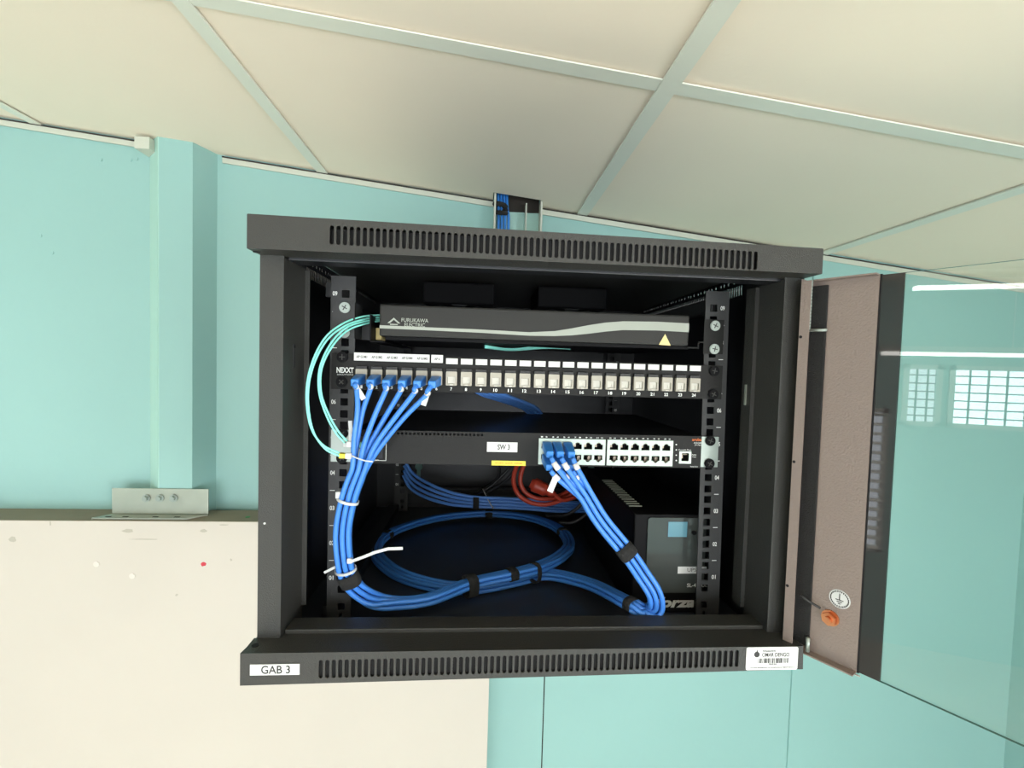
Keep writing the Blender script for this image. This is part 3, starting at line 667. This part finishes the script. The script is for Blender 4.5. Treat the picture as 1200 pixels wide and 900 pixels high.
MB().box(-0.2478, -0.2192, 0.1018, 0.1035, 0.2092, 0.2490).box(-0.2210, -0.2192, 0.1035, 0.13, 0.2092, 0.2490).build('ear', 'zinc', sw)
MB().box(0.2238, 0.2478, 0.1018, 0.1035, 0.2092, 0.2490).box(0.2218, 0.2238, 0.1018, 0.13, 0.2092, 0.2490).build('ear', 'zinc', sw)
for x, z in ((-0.2335, 0.2445), (-0.2340, 0.2140), (0.2360, 0.2440), (0.2362, 0.2140)): screw(sw, x, 0.1018, z, 'ups_black')
cavm = MB().box(-0.0056, 0.0056, 0.0, 0.0105, -0.0052, 0.0052); cavm.bm.faces.ensure_lookup_table()
for f_ in [f_ for f_ in cavm.bm.faces if f_.calc_center_median().y < 0.001]: cavm.bm.faces.remove(f_)
co = cavm.build('port', 'void'); portm = co.data; bpy.data.objects.remove(co)
cm = MB()
for k in range(8): cm.box(-0.0036+0.001*k-0.0002, -0.0036+0.001*k+0.0002, 0.0005, 0.008, 0.003, 0.0040)
cm.box(-0.0050, -0.0012, 0.003, 0.009, -0.002, 0.0045)
co = cm.build('port_contact', 'contact'); contm = co.data; bpy.data.objects.remove(co)
ports = []
for bi, bxx in enumerate((b1x, b2x)):
    W_ = bxx[1]-bxx[0]; step = (W_-0.004)/6; hh = []
    for k in range(6):
        cx = bxx[0]+0.002+step*(k+.5)
        for rr_ in range(2):
            czz = bz[0]+(bz[1]-bz[0])*(0.74 if rr_ == 0 else 0.26); s_ = 1 if rr_ == 0 else -1
            w2, h2 = 0.0053, 0.0043
            pts = [(cx-w2, czz-s_*h2), (cx+w2, czz-s_*h2), (cx+w2, czz+s_*h2*.45), (cx+w2*.55, czz+s_*h2*.45), (cx+w2*.55, czz+s_*h2*.8), (cx+w2*.3, czz+s_*h2*.8), (cx+w2*.3, czz+s_*h2*1.05), (cx-w2*.3, czz+s_*h2*1.05), (cx-w2*.3, czz+s_*h2*.8), (cx-w2*.55, czz+s_*h2*.8), (cx-w2*.55, czz+s_*h2*.45), (cx-w2, czz+s_*h2*.45)]
            hh.append(pts); ports.append((cx, czz, s_))
    plate('port_frame', hole(bxx[0], bxx[1], bz[0], bz[1]), hh, Vector((0, SY+0.0005, 0)), X, Z, 0.0020, 'port_frame', sw)
ports.append(((cons[0]+cons[1])/2, (cons[2]+cons[3])/2, 1))
plate('console_frame', hole(cons[0]-.0006, cons[1]+.0006, cons[2]-.0006, cons[3]+.0006), [rrect((cons[0]+cons[1])/2-.0050, cons[2]+0.0025, (cons[0]+cons[1])/2+.0050, cons[3]-.0015, .0008, 1)], Vector((0, SY+.0003, 0)), X, Z, 0.0015, 'port_frame', sw)
for cx, czz, s_ in ports:
    q = link('port', portm, None, sw); q.location = (cx, SY+0.0008, czz)
    q2 = bpy.data.objects.new('port_contact', contm); COL.objects.link(q2); q2.parent = q
    if s_ < 0: q2.rotation_euler = (0, math.pi, 0)
LY = SY-0.0003
# labels and print on the switch
for (x0, y0, x1, y1, m_, tx, tb) in ((570.5, 518.5, 606.5, 529.3, 'label_white', 'SW 3', (583, 520.8, 597.5, 527)), (576, 540.3, 616, 545.2, 'yellow', 'aruba quick setup', (580, 541.8, 612, 544))):
    a, b = at(x0, y1, SY), at(x1, y0, SY); lb = MB().box(a.x, b.x, SY-0.0006, SY-0.00005, a.z, b.z).build('sticker', m_, sw); lb['label'] = 'white sticker reading SW 3' if m_ == 'label_white' else 'small yellow sticker'
    text_px(tx, *tb, SY-0.0007, 'print_black' if m_ == 'label_white' else 'print_orange', lb, bold=0.02)
text_px('aruba', 811, 513.5, 822, 516.8, LY, 'print_orange', sw, bold=0.03)
text_px('2530-24G', 813, 518.2, 822, 520, LY, 'print_white', sw); text_px('J9776A', 814, 521, 822, 522.6, LY, 'print_white', sw)
text_px('Console Port', 795, 526.3, 810, 528.2, LY, 'print_white', sw)
text_px('Reset', 810.8, 532, 816, 533.6, LY, 'print_white', sw); text_px('Clear', 811, 534.6, 816, 536, LY, 'print_white', sw)
text_px('Spd  Mode  off = 10 Mbps   on = 1 Gbps   1000BASE-T Ports', 712, 543.6, 788, 545.4, LY, 'print_white', sw, bold=0.01)
text_px('Dual-personality Ports  1T - 24T', 634, 541.2, 680, 543.4, LY, 'print_white', sw) if False else None
text_px('Reset Clear', 809, 546, 818, 547.5, LY, 'print_white', sw)
for i, bxx in enumerate((b1x, b2x)):
    m = MB(); st_ = (bxx[1]-bxx[0])/6
    for k in range(6):
        cx = bxx[0]+st_*(k+.5); 
        for dx in (-0.0036, 0.0022): text('port_number', str(i*12+2*k+1+(dx > 0)), Vector((cx+dx-.0009, LY, bz[1]+0.0012)), X, Z, 0.0024, 0.0016, 'print_white', sw, bold=0.03)
for k in range(4):
    c = at(792.5, 521+k*6.2, LY); MB().cyl((c.x, LY, c.z), Y, 0.0009, 0.0006, 8).build('status_light', 'print_white', sw)
# uplink module window at the left, with SFP cages
a, b = at(411, 539.5, LY), at(453, 510, LY)
m = MB(); t_ = 0.0006
m.box(a.x, b.x, LY, LY+.0004, a.z, a.z+t_).box(b.x-t_, b.x, LY, LY+.0004, a.z, b.z-0.004); m.build('print_line', 'print_white', sw)
text_px('10GbE Ports', 432, 537.8, 444, 539.4, LY-.0001, 'print_white', sw)
for k in range(2):
    for r2 in range(2):
        x0 = a.x+0.003+k*0.019; z0 = a.z+0.003+r2*0.0145
        MB().box(x0, x0+0.0165, SY-0.0015, SY-0.0001, z0, z0+0.012).build('uplink_cage', 'inner_steel' if (k or r2) else 'zinc', sw)
for (px, py) in ((427, 520), (428, 529)): c = at(px, py, SY); MB().box(c.x-.004, c.x+.004, SY-0.012, SY-0.0016, c.z-.003, c.z+.003, .0006).build('uplink_plug', 'aqua_cable', sw)

# ------------------------------------------------------------------ battery backup unit
UX0, UX1, UY0, UY1, UZ1 = 0.1500, 0.2560, 0.1300, 0.4200, 0.1368
up = thing('battery_backup', (0.203, 0.27, 0.0), 'black battery backup unit with blue display standing at lower right in the cabinet', 'power unit')
MB().box(UX0, UX1, UY0+0.004, UY1, -0.0012, UZ1, 0.002).build('body', 'ups_black', up)
MB().box(UX0, UX1, UY0, UY0+0.004, -0.0012, UZ1, 0.0015).build('front_frame', 'ups_black', up)
a, b = at(755.5, 694, UY0), at(755.5, 606, UY0)
plate('front_panel', rrect(a.x, a.z, UX1-0.006, b.z, 0.004), [], Vector((0, UY0-0.0001, 0)), X, Z, 0.0022, 'ups_panel', up)
QY = UY0-0.0024
a, b = at(782.5, 629, QY), at(805.5, 611.5, QY)
MB().box(a.x-.001, b.x+.001, QY-0.0002, QY, a.z-.001, b.z+.001).build('display_frame', 'inner_steel', up)
MB().box(a.x, b.x, QY-0.0006, QY-0.0002, a.z, b.z).build('display', 'screen_blue', up)
c = at(813, 624, QY); MB().cyl((c.x, QY-0.001, c.z), Y, 0.0032, 0.002, 20, bevel=.0004).build('button', 'ups_black', up)
a, b = at(794, 672, QY), at(828, 664, QY); lb = MB().box(a.x, b.x, QY-0.0006, QY, a.z, b.z).build('sticker', 'label_white', up)
text_px('UPS', 805.5, 665.5, 816, 670, QY-0.0007, 'print_black', lb)
text_px('SL-401UL', 805, 683.5, 829, 688, QY-0.0002, 'print_white', up, bold=0.02)
text_px('forza', 768, 699.5, 815, 712, UY0-0.0002, 'label_white', up, shear=0.25, bold=0.045, name='logo')
for k in range(14):
    y = 0.165+0.0115*k; MB().box(UX0+0.003, UX0+0.022, y, y+0.0014, UZ1+0.0001, UZ1+0.0013).build('vent_rib', 'stripe', up)

# ------------------------------------------------------------------ cables
R = 0.00305
FZ = 0.0
# centre line of the six patch cables: (px,py,'y',depth) or (px,py,'z',height)
CL = [(421, 549, 'y', .060), (409, 582, 'y', .062), (401.5, 620, 'y', .066), (403, 655, 'y', .070), (409, 678, 'y', .078), (424, 695, 'y', .090), (450, 706, 'z', .030),
      (500, 703, 'z', .028), (551, 684, 'z', .028), (600, 673, 'z', .028), (630, 665, 'z', .028), (655, 653, 'z', .024), (667, 638, 'z', .020), (655, 620, 'z', .018),
      (622, 607, 'z', .014), (573, 602, 'z', .012), (520, 606, 'z', .012), (473, 618, 'z', .012), (446, 633, 'z', .012), (442, 651, 'z', .010), (466, 672, 'z', .008),
      (510, 686, 'z', .008), (553, 689, 'z', .008), (600, 681, 'z', .009), (640, 673, 'z', .012), (690, 684, 'z', .022), (735, 706, 'z', .038), (756, 717, 'y', .072), (768, 713, 'y', .066),
      (767, 696, 'y', .062), (752, 672, 'y', .062), (733, 645, 'y', .060), (706, 612, 'y', .060), (686, 580, 'y', .060)]
CP3 = [at(a, b, d) if k == 'y' else atz(a, b, d) for a, b, k, d in CL]
CS = spline(CP3, 8)
def frame(P, i):
    t = (P[min(i+1, len(P)-1)]-P[max(i-1, 0)]).normalized()
    h = abs(t.z); ref = (Vector((0, -1, 0))*h + Z*(1-h)).normalized()
    s = t.cross(ref).normalized(); return t, s, s.cross(t).normalized()
FR = [frame(CS, i) for i in range(len(CS))]
# smooth side vectors
for _ in range(6):
    FR = [(FR[i][0], (FR[max(i-1, 0)][1]+FR[i][1]+FR[min(i+1, len(FR)-1)][1]).normalized(), FR[i][2]) for i in range(len(FR))]
SLOT = [(1, 1), (1, -1), (0, 1), (0, -1), (-1, 1), (-1, -1)]   # lateral, height
plug_x = xs24[:6]
sw_ports = sorted([(cx, s_, czz) for cx, czz, s_ in ports[:12]])[2:8] if False else None
st6 = [(p[0], p[1], p[2]) for p in ports[:6*2]]
# switch sockets used: columns 1..3 of block 1, both rows
used = [(631+13*0+13*1.0+0, 1)]
cols = [b1x[0]+0.002+((b1x[1]-b1x[0]-0.004)/6)*(k+.5) for k in range(4)]
ztop, zbot = bz[0]+(bz[1]-bz[0])*0.74, bz[0]+(bz[1]-bz[0])*0.26
SOCK = [(cols[2], ztop), (cols[2], zbot), (cols[1], ztop), (cols[1], zbot), (cols[0]+0.001, ztop), (cols[0]+0.001, zbot)]
# pixel routes of the first stretch, port -> bundle
FAN1 = {0: [(418, 456), (419, 480), (415, 515)], 1: [(434, 456), (425, 482), (419, 515)], 2: [(452, 458), (440, 485), (427, 520)], 3: [(469, 459), (453, 486), (431, 525)], 4: [(485, 461), (464, 488), (439, 523)], 5: [(499, 464), (473, 490), (444, 526)]}
ORD = [0, 1, 2, 3, 4, 5]
for k in range(6):
    a_, b_ = SLOT[ORD[k]]
    a2, b2 = a_, b_
    px = plug_x[k]; jy = PPY-0.004
    pc = thing('patch_cable', (px, jy, 0.315), 'blue patch cable plugged into patch panel port %d, %s' % (k+1, ('leftmost of the six', 'second from the left', 'third from the left', 'third from the right', 'second from the right', 'rightmost of the six')[k]), 'cable', 'blue patch cables from panel to switch')
    ba = Vector((px, jy, 0.3135)); first = at(*FAN1[k][0], 0.060)
    bd = Vector((px+(first.x-px)*0.25, 0.066, 0.3105))
    pts = [bd, first.lerp(bd, 0.3)+Vector((0, -0.004, 0.001)), first]+[at(x, y, 0.060-(0.003 if b_ > 0 else -0.003)) for x, y in FAN1[k][1:]]
    wob = random.uniform(-.0004, .0004)
    for i, p in enumerate(CS):
        if i % 3 == 0 or i == len(CS)-1:
            t, s, n = FR[i]
            tw = 0.9*math.sin(i*0.035)*0.25
            aa = a_*2.3*R+wob; bb = b_*R*1.06
            ca, sa = math.cos(tw), math.sin(tw)
            pts.append(p + s*(aa*ca-bb*sa) + n*(aa*sa+bb*ca))
    # to the switch sockets: last side vector is +x
    sx, sz = SOCK[k]
    end = Vector((sx, 0.058, sz-0.010)); e2 = Vector((sx, 0.066, sz-0.003))
    l0 = pts[-1]
    pts += [l0.lerp(end, .5)+Vector((0, -0.001, 0)), end+(l0-end).normalized()*0.010, e2+Vector((0.001, -0.006, -0.006))]
    MB().tube(pts, R, 10, 4).build('cord', 'blue_cable', pc, True)
    # boots and plugs
    def boot(A, D, w, h, nm):
        d = (D-A); Ln = d.length; dn = d.normalized(); sd = dn.cross(Z).normalized(); upv = sd.cross(dn)
        m = MB(); b = bmesh.new(); bmesh.ops.create_cube(b, size=1)
        for v in b.verts:
            tap = 1.0 if v.co.z < 0 else 0.72
            v.co = A + sd*(v.co.x*w*tap) + upv*(v.co.y*h*tap) + dn*((v.co.z+.5)*Ln)
        bmesh.ops.bevel(b, geom=b.edges[:], offset=0.0016, segments=3, affect='EDGES', profile=0.6)
        m._add(b); return m.build(nm, 'blue_boot', pc, True)
    boot(ba, bd+Vector((0, -0.005, -0.001)), 0.0122, 0.0118, 'boot')
    sa_ = Vector((sx, SY-0.003, sz)); boot(sa_, e2+Vector((0, -0.004, -0.003)), 0.0118, 0.0115, 'boot')
    MB().box(px-.0048, px+.0048, jy, PPY+0.002, 0.3105, 0.3175, .0004).build('plug', 'jack_white', pc)
    MB().box(sx-.0046, sx+.0046, SY-0.003, SY+0.004, sz-.0038, sz+.0038, .0004).build('plug', 'jack_white', pc)
    # wrap label next to the boot
    q = spline(pts[:4], 6); 
    MB().tube([q[7], q[9], q[11]], R*1.18, 12, 1).build('wrap_label', 'label_white', pc, True)
    if k in (0, 5):
        c = q[11]; MB().ribbon([c, c+Vector((0.009 if k == 0 else -0.004, -0.002, -0.013))], Vector((1, 0, 0.4)), 0.006, 0.0004).build('label_flag', 'label_white', pc)
    q = spline(pts[-4:], 6)
    MB().tube([q[-9], q[-7], q[-5]], R*1.18, 12, 1).build('wrap_label', 'label_white', pc, True)
    if k == 5:
        c = q[-7]; MB().ribbon([c+Vector((-.001, -.003, 0)), c+Vector((-0.008, -0.006, -0.016))], Vector((1, 0, -0.4)), 0.007, 0.0004).build('label_flag', 'label_white', pc)

# hook-and-loop ties around bundles
def tie(i0, label, ra=0.0105, rb=0.0075, w=0.012, off=(0, 0, 0), name='hook_tie'):
    i0 = max(1, min(len(CS)-2, i0)); t, s, n = FR[i0]; c = CS[i0]+Vector(off)
    n = (n-t*n.dot(t)).normalized(); s = t.cross(n).normalized()
    K = 28; outer = []; b = bmesh.new()
    ring = []
    for k in range(K):
        a = 2*math.pi*k/K; e = 0.75
        def sgn(v, e): return math.copysign(abs(v)**e, v)
        d = s*sgn(math.cos(a), e)*ra + n*sgn(math.sin(a), e)*rb; d2 = s*sgn(math.cos(a), e)*(ra-0.0016) + n*sgn(math.sin(a), e)*(rb-0.0016)
        ring.append([b.verts.new(c+d-t*w/2), b.verts.new(c+d+t*w/2), b.verts.new(c+d2+t*w/2), b.verts.new(c+d2-t*w/2)])
    for k in range(K):
        A, B = ring[k], ring[(k+1) % K]
        for q in range(4): b.faces.new((A[q], A[(q+1) % 4], B[(q+1) % 4], B[q]))
    m = MB(); m._add(b)
    return tag(m.build(name, 'velcro', None, True), label, 'cable tie', 'black ties on the blue patch cables')
def near(px, py, lo=0, hi=None):
    hi = hi or len(CS); best = min(range(lo, min(hi, len(CS))), key=lambda i: (Vector(((CS[i]-CP).dot(_r)/(CS[i]-CP).dot(_f)*F+600, 450-(CS[i]-CP).dot(_u)/(CS[i]-CP).dot(_f)*F))-Vector((px, py))).length)
    return best
tie(near(409, 679, 0, 60), 'wide black fabric tie at the lower left bend of the blue cables', 0.0125, 0.0095, 0.017)
tie(near(551, 684, 50, 80), 'black fabric tie where the blue cable bundles cross, near the front sill', 0.0125, 0.0150, 0.015, (0, 0, -0.003))
tie(near(601, 673, 60, 85), 'black fabric tie in the middle of the two joined blue bundles', 0.0110, 0.0085, 0.013)
tie(near(628, 666, 60, 90), 'narrow black fabric tie where the blue bundle forks to the right', 0.0125, 0.0150, 0.007, (0, 0, -0.006))
tie(near(573, 602, 100, 140), 'black fabric tie at the rear of the blue cable loop', 0.0110, 0.0085, 0.016)
tie(near(452, 627, 125, 160), 'black fabric tie at the left end of the blue cable loop', 0.0110, 0.0085, 0.012)
tie(near(660, 624, 90, 115), 'shadowed black fabric tie at the right end of the blue cable loop', 0.0110, 0.0085, 0.012)
tie(near(738, 708, 195, 225), 'black fabric tie low beside the battery backup unit', 0.0110, 0.0085, 0.010)
tie(near(733, 646, 225, len(CS)), 'wide black fabric tie on the blue cables falling from the switch', 0.0115, 0.0090, 0.017)
# nylon zip ties
def zip_loop(i0, ra, rb, w=0.003):
    t, s, n = FR[i0]; c = CS[i0]; n = (n-t*n.dot(t)).normalized(); s = t.cross(n)
    return [c+s*math.cos(a)*ra+n*math.sin(a)*rb for a in [2*math.pi*k/24 for k in range(25)]], t
i0 = near(407, 588, 0, 40); L_, t = zip_loop(i0, 0.0122, 0.0088)
z1_ = thing('zip_tie', CS[i0], 'white zip tie high on the blue bundle at the left rail', 'zip tie', 'white zip ties')
MB().ribbon(L_, t, 0.0032, 0.0012).build('strap', 'nylon', z1_)
c = at(396.5, 580, 0.060); MB().box(c.x-0.003, c.x+0.003, c.y-0.002, c.y+0.003, c.z-0.004, c.z+0.004, 0.0008).build('tie_head', 'nylon', z1_)
i0 = near(404, 667, 0, 50); L_, t = zip_loop(i0, 0.0122, 0.0088)
z2_ = thing('zip_tie', CS[i0], 'white zip tie with a long loose tail near the lower left bend', 'zip tie', 'white zip ties')
MB().ribbon(L_, t, 0.0032, 0.0012).build('strap', 'nylon', z2_)
MB().ribbon([at(410, 658.5, 0.062), at(425, 653, 0.060), at(440, 647, 0.058), at(455, 643, 0.057), at(472, 642.5, 0.058)], Z, 0.0034, 0.001).build('tail', 'nylon', z2_)
MB().ribbon([at(395, 663.5, 0.07), at(388, 667, 0.07), at(380, 671, 0.07)], Z, 0.0028, 0.001).build('tail', 'nylon', z2_)
c = at(410, 657, .064); MB().box(c.x-.003, c.x+.003, c.y-.002, c.y+.002, c.z-.003, c.z+.003, .0006).build('tie_head', 'nylon', z2_)
z3_ = thing('zip_tie', at(414, 535, .052), 'thin white zip tie with a yellow tag at the left end of the switch', 'zip tie', 'white zip ties')
MB().ribbon([at(412, 534, .050), at(420, 537.5, .047), at(428, 540, .046), at(437, 541, .049)], Z, 0.0014, 0.0008).build('strap', 'nylon', z3_)
c = at(409, 534, .052); MB().box(c.x-.004, c.x+.003, c.y-.002, c.y+.002, c.z-.0035, c.z+.003, .0008).build('tie_head', 'nylon', z3_)
z4_ = thing('zip_tie', at(411, 510, .06), 'upright white zip tie stub beside the aqua fibres at the switch', 'zip tie', 'white zip ties')
MB().ribbon([at(410.5, 493, .062), at(411, 503, .062), at(411, 517, .06)], X, 0.0042, 0.0014).build('tail', 'nylon', z4_)
c = at(411, 520, .06); MB().box(c.x-.004, c.x+.004, c.y-.003, c.y+.003, c.z-.004, c.z+.003, .001).build('tie_head', 'nylon', z4_)
z5_ = thing('zip_tie', at(572, 585, .5), 'thin white zip tie at the back of the cabinet, beside the black cables', 'zip tie', 'white zip ties')
MB().ribbon([at(566, 573, .50), at(571, 584, .47), at(578, 596, .44)], X, 0.0022, 0.0010).build('tail', 'nylon', z5_)

# aqua fibre cords
def fibre(paths, label, conn, cm_, yy):
    p0 = paths[0][0]; f_ = thing('fiber_cable', at(p0[0], p0[1], p0[2]), label, 'cable', 'aqua fibre cables')
    for P in paths: MB().tube([at(*q) for q in P], 0.0012, 8, 8).build('strand', 'aqua_cable', f_, True)
    c = at(conn[0], conn[1], yy); MB().box(c.x-.007, c.x+.007, c.y-.003, c.y+.004, c.z-.0028, c.z+.0028, .0008).build('connector', cm_, f_)
fibre([[(446, 369, .13), (425, 371, .115), (402, 379, .090), (380, 397, .070), (364, 430, .060), (359, 465, .058), (364, 500, .058), (378, 521, .058), (398, 531, .062)],
       [(446, 371.5, .13), (427, 374, .115), (404, 382, .090), (382, 400, .070), (366, 432, .060), (361, 466, .058), (366, 502, .058), (380, 525, .058), (398, 534.5, .062)]],
      'aqua fibre cable sweeping in the wider loop outside the left rail', (405, 534, 0), 'yellow', 0.064)
fibre([[(446, 374, .13), (428, 376.5, .115), (406, 384, .092), (388, 402, .075), (375, 430, .065), (374, 460, .062), (383, 488, .062), (394, 508, .062), (404, 519, .064)],
       [(446, 376, .13), (430, 379, .115), (408, 387, .092), (390, 405, .075), (377, 432, .065), (376.5, 461, .062), (386, 487, .062), (397, 506, .062), (407, 517, .064)]],
      'aqua fibre cable in the tighter loop over the left rail', (410, 521, 0), 'nylon', 0.068)

# rear blue cables
for k in range(4):
    o_ = k*5.2
    pts = [at(474-k*0.5, 540+o_*1.1, .545), at(484-k, 555+o_*1.1, .53), at(503-k, 567+o_*1.05, .50), (at(528, 577+o_*.9, .48)), at(557, 582.5+o_*.72, .47), at(590, 584+o_*.7, .47), at(625, 586+o_*.7, .47), at(650, 588+o_*.7, .46), at(700, 590+o_*.6, .462)]
    tag(MB().tube(pts, 0.0033, 8, 6).build('rear_cable', 'blue_rear', None, True), 'blue cable along the back of the cabinet, %s of the flat rear bundle' % ('uppermost', 'second from top', 'third from top', 'lowest')[k], 'cable', 'blue cables along the back')
for k in range(5):
    pts = [at(548+k*7, 452, .16), at(565+k*6, 462, .20), at(590+k*5, 470, .26), at(612+k*4, 478, .31), at(622+k*3.2, 486, .34)]
    tag(MB().tube(pts, 0.0034, 8, 6).build('panel_cable', 'blue_rear', None, True), 'blue cable hanging behind the patch panel, %s of the five' % ('leftmost', 'second from left', 'middle', 'fourth from left', 'rightmost')[k], 'cable', 'blue cables behind the patch panel')
# tie on the rear bundle
a, b = at(558, 583, .466), at(558, 597, .466)
m = MB()
m.ribbon([Vector((a.x+0.0, .470+0.009*math.cos(t), (a.z+b.z)/2+0.0125*math.sin(t))) for t in [2*math.pi*k/20 for k in range(21)]], X, 0.012, 0.0016)
tag(m.build('hook_tie', 'velcro', None, True), 'black fabric tie on the rear blue bundle near the back wall', 'cable tie')
# red power cord
rc = thing('power_cable', at(632, 590, .40), 'coiled red power cord with a moulded plug behind the switch cables', 'power cord')
rp = []
for k in range(40):
    a = math.radians(150+k*24); rr_ = 1-0.006*k
    rp.append(at(633+31*rr_*math.cos(a)+0.25*k, 558+32*rr_*(-math.sin(a))*(1.0)+0.1*k, .36+0.0018*k))
MB().tube([at(612, 535, .42), at(604, 550, .40), at(602, 566, .39), at(608, 580, .38), at(622, 589, .38), (at(640, 591, .38)), at(658, 586, .385), at(672, 577, .39), at(680, 565, .40)], 0.0043, 10, 6).build('cord', 'red_cord', rc, True)
MB().tube([at(620, 535, .41), at(612, 550, .40), at(610, 566, .395), at(617, 578, .39), at(630, 584, .385), at(648, 584, .39), at(664, 577, .40), at(676, 568, .41)], 0.0043, 10, 6).build('cord', 'red_cord', rc, True)
MB().tube([at(640, 572, .37), at(650, 580, .37), at(658, 586, .372), at(670, 584, .378), at(682, 578, .39)], 0.004, 10, 6).build('cord', 'red_cord', rc, True)
A, B = at(622, 566, .375), at(645, 577, .368)
MB().tube([A, A.lerp(B, .25), A.lerp(B, .6), B, B+(B-A)*.25], [0.009, 0.0135, 0.0125, 0.008, 0.0045], 10, 3).build('plug', 'red_cord', rc, True)
# black cables
for k, pts in enumerate(([(604, 540, .50), (590, 556, .50), (572, 572, .50), (552, 580, .51), (530, 583, .54)], [(612, 540, .49), (596, 560, .49), (580, 572, .50), (562, 580, .51)], [(585, 540, .55), (583, 560, .55), (560, 577, .56)],
                         [(700, 585, .36), (690, 600, .36), (672, 612, .36), (655, 612, .37)], [(690, 580, .37), (676, 596, .37), (660, 604, .38), (640, 604, .40)])):
    tag(MB().tube([at(*q) for q in pts], 0.0032, 8, 6).build('power_cable', 'black_rubber', None, True), ('longest black cable sweeping left under the switch at the back', 'shorter black cable behind the rear fabric tie', 'black cable dropping steeply behind the switch, left of the red cord', 'black cable curling lower beside the battery backup unit', 'black cable curling higher beside the battery backup unit')[k], 'cable', 'black cables at the back' if k < 3 else 'black cables beside the battery backup unit')
# grounding wires
def gwire(pts, term, label):
    g_ = thing('ground_wire', pts[0], label, 'wire')
    MB().tube(pts, 0.0016, 8, 6).build('wire', 'ground_yellow', g_, True)
    MB().tube([p+Vector((0, -0.0012, 0.0006)) for p in pts], 0.0007, 6, 6).build('green_stripe', 'ground_green', g_, True)
    MB().tube([term, term+Vector((-.001, 0, -0.010))], 0.0028, 12, 1).build('terminal', 'terminal_blue', g_, True)
T = at(864, 729, .075)
gwire([T, at(866, 727.5, .072), at(873, 726, .070), at(879, 730, .070), at(881, 738, .072)], T+Vector((0, 0, 0.001)), 'yellow green grounding wire with blue terminal arching behind the lower right sill')
T = at(891, 687, .0700)
gwire([T, at(886, 690, .071), at(885, 697, .072), at(889, 703, .072), at(887, 707, .071), at(892, 708, .070)], T+Vector((0, 0, 0.003)), 'yellow green grounding wire curled against the right post above the sill')

# ------------------------------------------------------------------ ceiling lamps further back in the room (seen mirrored in the door glass)
for (x, y0, y1, z) in ((-3.3, -2.15, -1.28, 0.50), (-3.3, -3.6, -1.45, 0.98)):
    lp = thing('strip_lamp', (x, (y0+y1)/2, z), 'white strip lamp hanging in the room behind, mirrored in the door glass, %s' % ('lower one' if z < .7 else 'upper one'), 'lamp')
    MB().box(x-0.05, x+0.05, y0, y1, z+0.02, z+0.06, 0.004).build('housing', 'window_frame', lp)
    MB().box(x-0.03, x+0.045, y0+.02, y1-.02, z-0.006, z+0.0195).build('tube', 'lamp_tube', lp)
    for yy in (y0+0.1, y1-0.1): MB().cyl((x, yy, (z+.06+cz(x))/2), Z, 0.004, cz(x)-z-.06, 8).build('rod', 'window_frame', lp)
